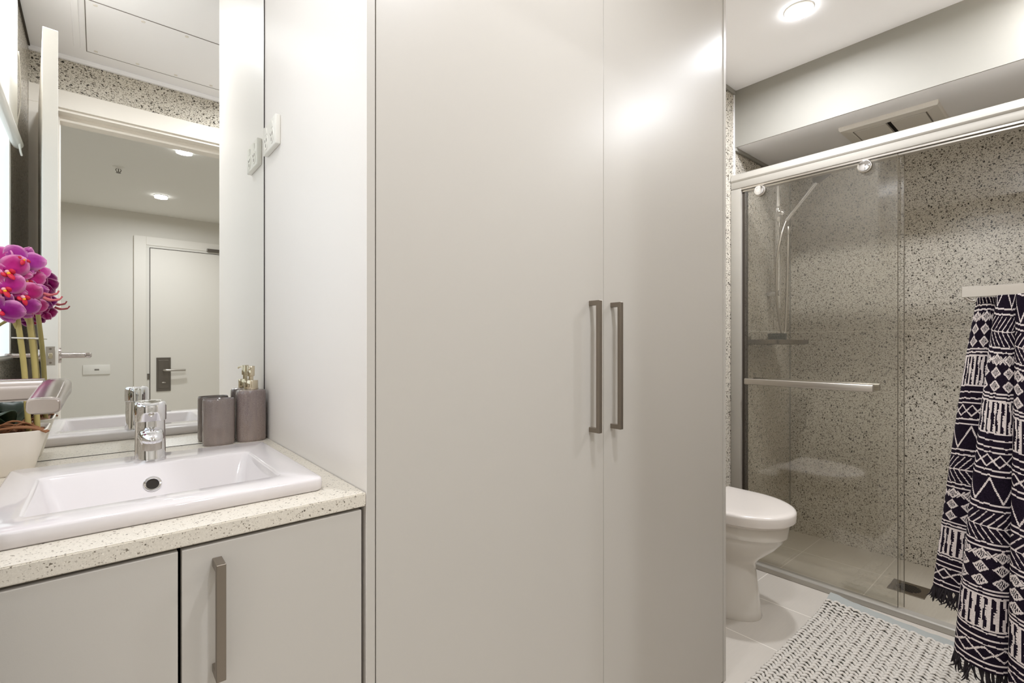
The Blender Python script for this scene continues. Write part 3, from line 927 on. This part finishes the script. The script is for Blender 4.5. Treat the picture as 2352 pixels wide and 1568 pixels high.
tube(bm, smooth_path([(-0.080, 1.280, H+0.088), (-0.070, 1.278, H+0.084), (-0.058, 1.277, H+0.086), (-0.0535, 1.277, H+0.092)], 5), [0.003]*6+[0.0022]*5+[0.0014]*4+[0.0016], 8)
la = bm.loops.layers.float_color.new('tint')
for f in bm.faces:
    for lo_ in f.loops:
        lo_[la] = (0.45, 0.10, 0.11, 1)
obj('curled_sepals', bm, 'lip', orc)

# ------------------------------------------------------------------ wardrobe
wr = thing('wardrobe', 'tall stone-grey two-door cupboard in the middle of the room', 'wardrobe', (0.97, 1.1, 0))
YW = 0.780
bm = B(); box(bm, 0.342, 0.3575, YW, YM-0.001, 0, CE-0.001, 0.0006, 1)
bm.normal_update()
for f in bm.faces:
    if f.normal.x < -0.7:
        f.material_index = 1
obj('side_panel', bm, ['laminate', 'white_laminate'], wr, False)
bm = B(); box(bm, 1.5855, 1.602, YW, YM-0.001, 0, CE-0.001, 0.0006, 1)
obj('side_panel', bm, 'laminate', wr, False)
bm = B(); box(bm, 0.3575, 1.5855, YW+0.022, YW+0.03, 0.0, CE-0.001); box(bm, 0.3575, 1.5855, YM-0.02, YM-0.002, 0.0, CE-0.001)
obj('body', bm, 'dark_gap', wr, False)
bm = B(); box(bm, 0.3595, 0.9628, YW+0.001, YW+0.019, 0.006, CE-0.004, 0.0008, 2)
dl = obj('door', bm, 'laminate', wr, False)
bm = B(); box(bm, 0.9640, 1.5838, YW+0.001, YW+0.019, 0.006, CE-0.004, 0.0008, 2)
dr = obj('door', bm, 'laminate', wr, False)
bar_handle(0.9130, YW+0.001, H-0.213, H+0.105, dl, 0.0115, 0.032)
bar_handle(0.9955, YW+0.001, H-0.213, H+0.105, dr, 0.0115, 0.032)

# ------------------------------------------------------------------ double power socket on the white panel
ps = thing('power_socket', 'white double power socket on the side panel', 'power socket', (0.342, 1.342, H+0.545))
zc0, zc1, yc0, yc1 = H+0.493, H+0.566, 1.284, 1.400
bm = B(); box(bm, 0.3295, 0.342, yc0, yc1, zc0, zc1, 0.0025, 3)
obj('plate', bm, 'plastic', ps)
for k in range(2):
    yy = yc0 + 0.031 + k*0.054
    bm = B()
    a = [(0.3295, yy-0.009, zc1-0.010), (0.3295, yy+0.009, zc1-0.010), (0.3295, yy+0.009, zc1-0.026), (0.3295, yy-0.009, zc1-0.026)]
    b_ = [(0.3265, yy-0.008, zc1-0.011), (0.3265, yy+0.008, zc1-0.011), (0.3285, yy+0.008, zc1-0.025), (0.3285, yy-0.008, zc1-0.025)]
    loft(bm, [a, b_])
    bmesh.ops.recalc_face_normals(bm, faces=bm.faces)
    obj('rocker', bm, 'plastic', ps, False)
    bm = B(); cyl(bm, (0.3296, yy, zc0+0.026), (0.3283, yy, zc0+0.026), 0.0185, 0.018, 28)
    so = obj('outlet', bm, 'plastic', ps)
    bm = B()
    for dy, dz, an in ((-0.007, 0.005, 0.5), (0.007, 0.005, -0.5), (0, -0.008, 0)):
        b2 = B(); box(b2, 0.3276, 0.3284, yy+dy-0.0009, yy+dy+0.0009, zc0+0.026+dz-0.004, zc0+0.026+dz+0.004)
        bmesh.ops.rotate(b2, verts=b2.verts, cent=(0.328, yy+dy, zc0+0.026+dz), matrix=Matrix.Rotation(an, 3, 'X'))
        me_ = bpy.data.meshes.new('tmp'); b2.to_mesh(me_); b2.free(); bm.from_mesh(me_); bpy.data.meshes.remove(me_)
    obj('pin_slots', bm, 'grey_slot', so, False)

# ------------------------------------------------------------------ toilet
TC = 2.065
to = thing('toilet', 'white ceramic toilet with its lid down, half hidden by the wardrobe', 'toilet', (TC, 1.0, 0))
def dsec(z, tip, hw, back=YT-0.001, n=28, k=0.62, cx=TC):
    """plan outline of the pan: half ellipse in front, straight sides to the wall"""
    d_ = (back - tip)*k
    yc = tip + d_
    out = [(cx+hw, back, z)]
    for i in range(n+1):
        a = PI*i/n
        out.append((cx+hw*math.cos(a), yc-d_*math.sin(a), z))
    out.append((cx-hw, back, z))
    return out
bm = B()
P = [(0.0, 0.862, 0.118), (0.006, 0.860, 0.120), (0.03, 0.864, 0.117), (0.08, 0.870, 0.112), (0.14, 0.877, 0.108), (0.19, 0.884, 0.106), (0.222, 0.884, 0.107), (0.245, 0.866, 0.116), (0.27, 0.838, 0.131), (0.30, 0.805, 0.148), (0.335, 0.778, 0.162), (0.352, 0.771, 0.167), (0.356, 0.764, 0.172), (0.402, 0.757, 0.175), (0.409, 0.760, 0.173)]
loft(bm, [dsec(z, t, h) for z, t, h in P])
obj('pan', bm, 'pan_ceramic', to, True, 50)
bm = B()
loft(bm, [dsec(z, t, h, YT-0.12) for z, t, h in ((0.4105, 0.756, 0.176), (0.411, 0.750, 0.180), (0.419, 0.748, 0.181), (0.420, 0.752, 0.179))])
obj('seat', bm, 'seat_plastic', to)
bm = B()
loft(bm, [dsec(z, t, h, YT-0.12) for z, t, h in ((0.4195, 0.742, 0.184), (0.4215, 0.737, 0.187), (0.452, 0.735, 0.188), (0.459, 0.738, 0.186), (0.4635, 0.746, 0.180), (0.4655, 0.765, 0.166), (0.4665, 0.83, 0.12))])
obj('lid', bm, 'seat_plastic', to, True, 50)

# ------------------------------------------------------------------ shower screen
XG = 2.53
ss = thing('shower_screen', 'sliding glass shower screen with a cream header rail', 'shower screen', (XG, 0.5, 0))
Y0s, Y1s = YD+0.001, YT-0.001
bm = B()
prof = [(2.562, 0.800), (2.522, 0.800), (2.516, 0.803), (2.514, 0.808), (2.514, 0.836), (2.511, 0.840), (2.509, 0.846), (2.512, 0.862), (2.520, 0.876), (2.532, 0.883), (2.545, 0.885), (2.566, 0.884), (2.566, 0.82)]
loft(bm, [[(x, y, z+H) for x, z in prof] for y in (Y0s, Y1s-0.002)])
obj('header', bm, 'aluminium', ss, True, 25)
bm = B(); box(bm, 2.530, 2.560, Y0s, Y1s-0.04, 0.782+H, 0.801+H, 0.002); box(bm, 2.518, 2.524, Y0s, Y1s-0.04, 0.792+H, 0.801+H, 0.001, 1)
obj('track', bm, 'steel', ss, False)
bm = B(); box(bm, 2.514, 2.560, 1.147, Y1s, 0.03, 0.800+H, 0.003)
obj('jamb', bm, 'aluminium', ss)
bm = B(); box(bm, 2.532, 2.558, 1.128, 1.148, 0.03, 0.79+H, 0.002)
obj('jamb_seal', bm, 'seal', ss)
bm = B()
prof = [(2.512, 0.0), (2.510, 0.003), (2.510, 0.024), (2.514, 0.029), (2.545, 0.032), (2.553, 0.024), (2.565, 0.022), (2.568, -0.036), (2.512, -0.036)]
loft(bm, [[(x, y, z) for x, z in prof] for y in (Y0s, Y1s)])
bmesh.ops.recalc_face_normals(bm, faces=bm.faces)
obj('threshold', bm, 'aluminium', ss, True, 25)
def pane(x, ya, yb):
    bm = B(); box(bm, x-0.003, x+0.003, ya+0.002, yb, 0.036, 0.797+H)
    g = obj('glass_panel', bm, 'glass', ss, False)
    bm = B(); box(bm, x-0.003, x+0.003, ya, ya+0.002, 0.036, 0.797+H)
    obj('glass_edge', bm, 'glass_edge', g, False)
    return g
g1 = pane(2.526, 0.503, 1.130)
g2 = pane(2.549, 0.487, 1.128)
for y in (1.053, 0.617):
    bm = B(); cyl(bm, (2.523, y, 0.766+H), (2.513, y, 0.766+H), 0.027, None, 32, 0.003)
    rl = obj('roller', bm, 'steel', g1)
    bm = B(); cyl(bm, (2.513, y, 0.766+H), (2.503, y, 0.766+H), 0.0235, None, 32, 0.003)
    obj('roller_cap', bm, 'chrome', rl)
bm = B()
for xx, sd in ((2.488, -1), (2.590, 1)):
    box(bm, xx-0.006, xx+0.006, 0.578, 1.117, H-0.203, H-0.172, 0.005, 3)
for y in (0.64, 1.06):
    cyl(bm, (2.488, y, H-0.187), (2.523, y, H-0.187), 0.007, None, 14); cyl(bm, (2.552, y, H-0.187), (2.59, y, H-0.187), 0.007, None, 14)
obj('handle_bar', bm, 'steel', g1)
bm = B(); box(bm, 2.575, 2.600, 0.545, 0.665, -0.034, -0.010, 0.003)
obj('floor_guide', bm, 'grate', ss)

# ------------------------------------------------------------------ shower fittings
sr = thing('shower_rail', 'chrome shower rail with hand shower and hose behind the glass', 'shower', (2.978, YT, 1.4))
rx, ry = 2.978, YT-0.055
bm = B(); tube(bm, [(rx, ry, 0.205+H), (rx, ry, 0.95+H)], 0.0145, 16)
obj('rail', bm, 'chrome', sr)
for z in (0.292, 0.925):
    bm = B(); cyl(bm, (rx, YT, z+H), (rx, ry-0.012, z+H), 0.019, None, 24, 0.002)
    obj('wall_bracket', bm, 'chrome', sr)
bm = B(); cyl(bm, (rx, ry, 0.70+H), (rx, ry, 0.79+H), 0.019, None, 20, 0.002)
cyl(bm, (rx-0.01, ry-0.01, 0.745+H), (rx-0.04, ry-0.035, 0.745+H), 0.018, None, 18, 0.003)
hd = obj('slide_holder', bm, 'chrome', sr)
bm = B(); tube(bm, [(rx-0.035, ry-0.03, 0.745+H), (rx-0.05, ry-0.02, 0.775+H)], 0.003, 8)
obj('holder_lever', bm, 'chrome', hd)
bm = B()
h0 = Vector((rx-0.005, ry-0.045, 0.70+H)); h1 = Vector((rx+0.03, ry-0.185, 0.885+H))
tube(bm, [h0, h0.lerp(h1, 0.5), h1], [0.010, 0.012, 0.014], 14)
hs = obj('hand_shower', bm, 'chrome', sr)
bm = B(); dvec = (h1-h0).normalized(); nn = Vector((0.1, -0.55, -0.83)).normalized()
cc = h1 + dvec*0.05
cyl(bm, cc-nn*0.012, cc+nn*0.012, 0.055, 0.058, 32, 0.006)
obj('spray_head', bm, 'gunmetal', hs)
bm = B()
tube(bm, smooth_path([h0, (rx-0.030, ry-0.030, 0.62+H), (rx-0.040, ry-0.010, 0.48+H), (rx-0.034, ry-0.006, 0.28+H), (rx-0.012, ry-0.012, 0.13+H), (rx+0.004, ry-0.022, 0.055+H), (rx+0.020, ry-0.030, 0.07+H), (rx+0.026, ry-0.034, 0.18+H), (rx+0.038, ry-0.036, 0.40+H), (rx+0.040, ry-0.040, 0.64+H)], 8), 0.0068, 10)
cyl(bm, (rx+0.040, ry-0.040, 0.63+H), (rx+0.040, ry-0.040, 0.675+H), 0.010, None, 14, 0.002)
obj('hose', bm, 'steel', sr)

sh = thing('shower_shelf', 'slim metal soap shelf on the shower wall under the rail', 'shelf', (2.84, YT, H))
zs = H+0.012
bm = B()
box(bm, 2.63, 3.05, 1.01, 1.022, zs-0.012, zs+0.012, 0.003); box(bm, 2.63, 2.642, 1.01, YT, zs-0.012, zs+0.012, 0.003); box(bm, 3.038, 3.05, 1.01, YT, zs-0.012, zs+0.012, 0.003)
obj('shelf_rail', bm, 'handle', sh)
bm = B(); box(bm, 2.642, 3.038, 1.022, YT-0.002, zs-0.014, zs-0.006)
obj('shelf_tray', bm, 'glass_edge', sh, False)
for x in (2.70, 2.98):
    bm = B(); box(bm, x-0.018, x+0.018, YT-0.02, YT, zs-0.02, zs+0.03, 0.003)
    obj('shelf_mount', bm, 'handle', sh)
bm = B(); lathe(bm, [(0.044, 0), (0.046, 0.002), (0.046, 0.034), (0.047, 0.035), (0.047, 0.050), (0.045, 0.052), (0.02, 0.052)], (2.85, 1.10, zs-0.0055), 32)
tn = tag(obj('soap_tin', bm, 'tin'), 'round dark green tin standing on the shower shelf', 'tin')

dn = thing('floor_drain', 'square steel drain grate in the shower floor', 'drain', (2.935, 0.545, -0.036))
bm = B()
box(bm, 2.865, 3.005, 0.475, 0.615, -0.036, -0.033, 0.0006, 1)
obj('drain_plate', bm, 'grate', dn, False)
bm = B()
for k in range(9):
    x = 2.895 + k*0.010
    hw = math.sqrt(max(0.0, 0.046**2 - (x-2.935)**2))
    box(bm, x-0.0028, x+0.0028, 0.545-hw, 0.545+hw, -0.0330, -0.0322)
obj('drain_slots', bm, 'dark_gap', dn, False)

fn = thing('exhaust_fan', 'white square exhaust fan grille in the shower soffit', 'exhaust fan', (2.88, 0.583, 1.032+H))
zf = 1.032+H
bm = B()
fx0, fx1, fy0, fy1 = 2.697, 3.057, 0.402, 0.765
outl = lambda g, z: [(fx0+g, fy0+g, z), (fx1-g, fy0+g, z), (fx1-g, fy1-g, z), (fx0+g, fy1-g, z)]
loft(bm, [outl(0, zf), outl(0, zf-0.013), outl(0.004, zf-0.020), outl(0.040, zf-0.024), outl(0.045, zf-0.022), outl(0.045, zf-0.004)], False, False)
obj('fan_frame', bm, 'fan', fn, False)
bm = B(); box(bm, fx0+0.045, fx1-0.045, fy0+0.045, fy1-0.045, zf-0.006, zf-0.003)
obj('fan_cavity', bm, 'dark_gap', fn, False)
ym = (fy0+fy1)/2
for a, b_ in ((fy0+0.050, ym-0.010), (ym+0.010, fy1-0.050)):
    bm = B(); box(bm, fx0+0.051, fx1-0.051, a, b_, zf-0.024, zf-0.010, 0.001, 1)
    obj('shutter', bm, 'fan', fn, False)

# ------------------------------------------------------------------ bath mat
mt = thing('bath_mat', 'chunky grey knitted bath mat on the floor in front of the shower', 'bath mat', (2.0, 0.3, 0))
mx0, mx1, my0, my1 = 1.36, 2.452, 0.0, 0.726
def lift(x, y):
    """the far left corner of the mat curls up against the shower threshold"""
    d_ = max(0, 1 - math.hypot((2.452-x)/0.20, (0.726-y)/0.42))
    return 0.030*d_*d_
bm = B()
rows = []
for i in range(31):
    x = mx0 + (mx1-mx0)*i/30
    rows.append([(x, my0+(my1-my0)*j/20, 0.0035+lift(x, my0+(my1-my0)*j/20)) for j in range(21)])
loft(bm, rows, False, False, closed=False)
o = obj('backing', bm, 'mat_base', mt)
md = o.modifiers.new('thick', 'SOLIDIFY'); md.thickness = 0.003; md.offset = -1
o.modifiers.new('n', 'TRIANGULATE')
bm = B()
rows = []
for x, z in ((2.398, 0.006), (2.405, 0.0085), (2.440, 0.0085), (2.455, 0.0080), (2.458, 0.005), (2.455, 0.002)):
    rows.append([(x + 0.003*math.sin(j*0.9), my0+(my1-my0)*j/60, z+lift(x, my0+(my1-my0)*j/60) + 0.0006*math.sin(j*2.1)) for j in range(61)])
loft(bm, rows, False, False, closed=False)
obj('edge_binding', bm, 'binding', mt)
# chain stitches: pairs of leaning leaf-shaped loops
NL, NR = 5, 7
lt = np.linspace(0, 1, NL+2)
verts, faces = [], []
px, py = 0.0200, 0.0255
ny = int((my1-my0)/py); nx = int((mx1-0.036-mx0)/px)
for j in range(ny):
    for i in range(nx):
        for s in (-1, 1):
            cx = mx0 + (i+0.5)*px + rng.normal(0, 0.0010) + (0.006 if j % 2 else 0) + (0.004 if s > 0 else 0)
            cy = my1 - 0.004 - (j+0.5)*py + s*py*0.24 + rng.normal(0, 0.0010)
            L_ = 0.0345*rng.uniform(0.92, 1.06); W_ = 0.0057*rng.uniform(0.92, 1.1)
            ang = s*(-0.60) + rng.normal(0, 0.09)
            ca, sa = math.cos(ang), math.sin(ang)
            zb = 0.0065 + lift(cx, cy) + rng.uniform(0, 0.0015)
            b0 = len(verts)
            for a in range(NL):
                t = -0.5 + (a+0.5)/NL
                r = W_*math.sqrt(max(0.0, 1-(2*t)**2))*1.02
                zc_ = zb + 0.0042*(1-(2*t+0.25)**2)
                for q in range(NR):
                    th_ = 2*PI*q/NR
                    lx, ly = t*L_, r*math.cos(th_)
                    verts.append((cx+lx*ca-ly*sa, cy+lx*sa+ly*ca, zc_+r*0.85*math.sin(th_)))
            for a in range(NL-1):
                for q in range(NR):
                    q2 = (q+1) % NR
                    faces.append((b0+a*NR+q, b0+a*NR+q2, b0+(a+1)*NR+q2, b0+(a+1)*NR+q))
            faces.append(tuple(b0+q for q in range(NR))[::-1])
            faces.append(tuple(b0+(NL-1)*NR+q for q in range(NR)))
me = bpy.data.meshes.new('knitted_loops')
lx_, ly_, lz_ = root_loc(mt)
me.from_pydata([(a-lx_, b-ly_, c-lz_) for a, b, c in verts], [], faces)
me.polygons.foreach_set('use_smooth', [True]*len(me.polygons))
me.materials.append(M['knit'])
kn = bpy.data.objects.new('knitted_loops', me); COL.objects.link(kn); kn.parent = mt
kn['kind'] = 'stuff'

# ------------------------------------------------------------------ towel rail and patterned towel
XB, ZB = 1.80, 0.141+H
tr = thing('towel_rail', 'flat steel towel rail arm at the right edge', 'towel rail', (XB, YD, ZB))
bm = B(); box(bm, XB-0.006, XB+0.006, YD+0.012, 0.2195, ZB-0.0145, ZB+0.0145, 0.001, 1)
obj('rail_bar', bm, 'steel', tr, False)
bm = B(); box(bm, XB-0.03, XB+0.03, YD, YD+0.012, ZB-0.03, ZB+0.03, 0.002)
obj('wall_plate', bm, 'steel', tr)
bm = B(); tube(bm, smooth_path([(XB+0.001, 0.212, ZB-0.013), (XB+0.001, 0.206, ZB-0.020), (XB+0.002, 0.199, ZB-0.024), (XB+0.003, 0.194, ZB-0.0235)], 4), 0.004, 10)
obj('hook', bm, 'steel', tr)

tw = thing('towel', 'black and white patterned fringed towel hanging at the right edge', 'towel', (XB, 0.15, 0.3))
bot = [(2.005, .262), (1.975, .290), (1.935, .296), (1.905, .265), (1.900, .225), (1.915, .185), (1.900, .160), (1.860, .170), (1.825, .205), (1.795, .229), (1.770, .224), (1.752, .196), (1.748, .160), (1.765, .130), (1.790, .114), (1.788, .104), (1.760, .118), (1.732, .122), (1.712, .095), (1.708, .055), (1.722, .02), (1.75, .0), (1.78, -.02)]
top = [(1.850, .176), (1.842, .184), (1.828, .187), (1.818, .178), (1.816, .166), (1.822, .156), (1.822, .150), (1.812, .148), (1.803, .147), (1.795, .1465), (1.784, .144), (1.777, .136), (1.775, .126), (1.779, .117), (1.786, .112), (1.786, .109), (1.779, .110), (1.771, .109), (1.765, .100), (1.764, .085), (1.768, .07), (1.775, .06), (1.782, .05)]
hem = [.395, .395, .398, .402, .402, .398, .39, .36, .325, .300, .290, .286, .284, .285, .29, .28, .262, .250, .242, .236, .232, .232, .235]
def dense(P_, n):
    q = np.array([tuple(v) for v in smooth_path([Vector((*p, 0)) if len(p) == 2 else Vector(p) for p in P_], 24)])[:, :2]
    return q
pb, pt_ = dense(bot, 0), dense(top, 0)
hz = np.array([v.x for v in smooth_path([Vector((h, i*0.01, 0)) for i, h in enumerate(hem)], 24)])
arc = np.concatenate([[0], np.cumsum(np.hypot(*np.diff(pb, axis=0).T))])
W_T = arc[-1]
CELL = 0.0023
NS = int(W_T/CELL)
si = np.linspace(0, W_T, NS+1)
def re(a):
    return np.interp(si, arc, a)
bxy = np.stack([re(pb[:, 0]), re(pb[:, 1])]); txy = np.stack([re(pt_[:, 0]), re(pt_[:, 1])]); hzr = re(hz)
ZT = ZB - 0.0148
NV_ = int((ZT-0.25)/CELL)
tv = np.linspace(0, 1, NV_+1)                      # 0 hem .. 1 top
blend = (1-tv)**0.85
X_ = txy[0][:, None]*(1-blend)[None] + bxy[0][:, None]*blend[None]
Y_ = txy[1][:, None]*(1-blend)[None] + bxy[1][:, None]*blend[None]
Z_ = hzr[:, None] + (ZT - hzr)[:, None]*tv[None]
X_ = X_ + 0.004*np.sin(Z_*9 + si[:, None]*30)*blend[None]
V = np.stack([X_, Y_, Z_], -1).reshape(-1, 3)
ii, jj = np.meshgrid(np.arange(NS), np.arange(NV_), indexing='ij')
k0 = (ii*(NV_+1)+jj).ravel()
F = np.stack([k0, k0+NV_+1, k0+NV_+2, k0+1], -1)
# jacquard pattern, in millimetres: s across the cloth, h above the hem
S = (si[:-1, None]*1000 + 0*tv[None, :-1])
Hh = (Z_[:-1, :-1]-hzr[:-1, None])*1000
jit = 1.1*np.sin(S*0.21)+0.8*np.sin(S*0.093+1)
Hh = Hh + jit*0.5
def tri(x, p):
    return np.abs(((x/p) % 1)*2-1)                 # 1..0..1
def stripe(h, c, w_):
    return np.abs(h-c) < w_/2
def motif(s, h):
    """one repeat, 0..500 mm upward from the bar band"""
    w_ = np.zeros_like(s, bool)
    # upright bars
    z = (h >= 0) & (h < 88)
    wob = 0.8*np.sin(h*0.11+s*0.05)
    kk = np.floor((s+wob)/15.5)
    fr = ((s+wob)/15.5) % 1
    wdt = 0.48+0.14*np.sin(kk*2.3) + 0.12*np.sign(np.sin(h*0.11+kk*1.7)) + 0.05*np.sin(h*0.9+kk)
    w_ |= z & ((fr > wdt) | (h < 4) | (h > 83))
    for c in (95, 104):
        w_ |= stripe(h, c, 4.2)
    # three rows of hatched eyes
    for r_, c in enumerate((124, 158, 191)):
        p = 46.0
        q = np.abs(((s + (0 if r_ % 2 == 0 else 0)) / p) % 1 - 0.5)*p
        dd = q/20.0 + np.abs(h-c)/16.0
        edge = (dd < 1.0) & (dd > 0.66)
        hatch = (dd <= 0.66) & (np.sin(s*1.5+np.sin(h*0.5)*1.5) > 0.1)
        w_ |= edge | hatch
        if r_ == 2:
            w_ |= (np.abs(np.abs(q-23)-np.abs(h-c)) < 2.4) & (np.abs(h-c) < 11) & (q > 12)
    for c in (210, 222):
        w_ |= stripe(h, c, 4.2)
    # herringbone
    z = (h > 226) & (h < 302)
    mid = np.abs(h-264)
    w_ |= z & (np.abs(((s - 0.9*mid*np.sign(h-264)*np.sign(h-264))/19.0) % 1 - 0.5) < 0.10)
    w_ |= stripe(h, 264, 3.0)
    for c in (308, 322):
        w_ |= stripe(h, c, 4.4)
    # tall zigzag
    yz = 328 + 62*tri(s, 74)
    w_ |= (np.abs(h-yz) < 4.6) & (h > 326) & (h < 392)
    for c in (397, 411):
        w_ |= stripe(h, c, 4.4)
    # small diamonds
    q = tri(s, 36.0)
    w_ |= (np.abs(np.abs(h-435)-15*q) < 2.6) & (np.abs(h-435) < 18)
    for c in (457, 470, 488):
        w_ |= stripe(h, c, 4.0)
    return w_
# from the hem: three stripes, small diamonds, lines, then the repeats
low = np.zeros_like(S, bool)
for c in (7, 21):
    low |= stripe(Hh, c, 4.4)
low |= (np.abs(np.abs(Hh-46)-15*tri(S, 38.0)) < 2.6) & (np.abs(Hh-46) < 18)
for c in (67, 81, 98):
    low |= stripe(Hh, c, 4.2)
pat = np.where(Hh < 104, low, motif(S, (Hh-104) % 504))
fuzz = rng.random(pat.shape)
shade = np.where(pat, 0.60, 0.0)
colr = np.zeros((NS*NV_, 4), np.float32); colr[:, 3] = 1
pf = pat.ravel(); fz = fuzz.ravel()
colr[:, 0] = np.where(pf, 0.66+0.18*fz, 0.008+0.010*fz)
colr[:, 1] = np.where(pf, 0.59+0.17*fz, 0.005+0.006*fz)
colr[:, 2] = np.where(pf, 0.57+0.17*fz, 0.011+0.012*fz)
me = bpy.data.meshes.new('cloth')
tl = root_loc(tw)
me.from_pydata((V-np.array(tl)).tolist(), [], F.tolist())
at = me.attributes.new('tint', 'FLOAT_COLOR', 'FACE')
at.data.foreach_set('color', colr.ravel())
me.polygons.foreach_set('use_smooth', [True]*len(me.polygons))
me.materials.append(M['towel'])
cl = bpy.data.objects.new('cloth', me); COL.objects.link(cl); cl.parent = tw
md = cl.modifiers.new('thick', 'SOLIDIFY'); md.thickness = 0.004; md.offset = 1
bm = B()
for k in range(330):
    a = rng.uniform(0, 1)*(NS-1); i = int(a)
    p = Vector((bxy[0][i], bxy[1][i], hzr[i]))
    jx, jy = rng.normal(0, 0.004), rng.normal(0, 0.007)
    L_ = rng.uniform(0.035, 0.055)
    tube(bm, [p+Vector((0, 0, 0.003)), p+Vector((jx*0.6-0.002, jy*0.5, -L_*0.4)), p+Vector((jx*1.4-0.003, jy*0.9, -L_*0.75)), p+Vector((jx*1.2, jy*1.5+0.003*rng.normal(), -L_))], [0.0018, 0.0022, 0.0019, 0.0007], 5)
fr_ = obj('fringe', bm, 'fringe', tw)
fr_['kind'] = 'stuff'
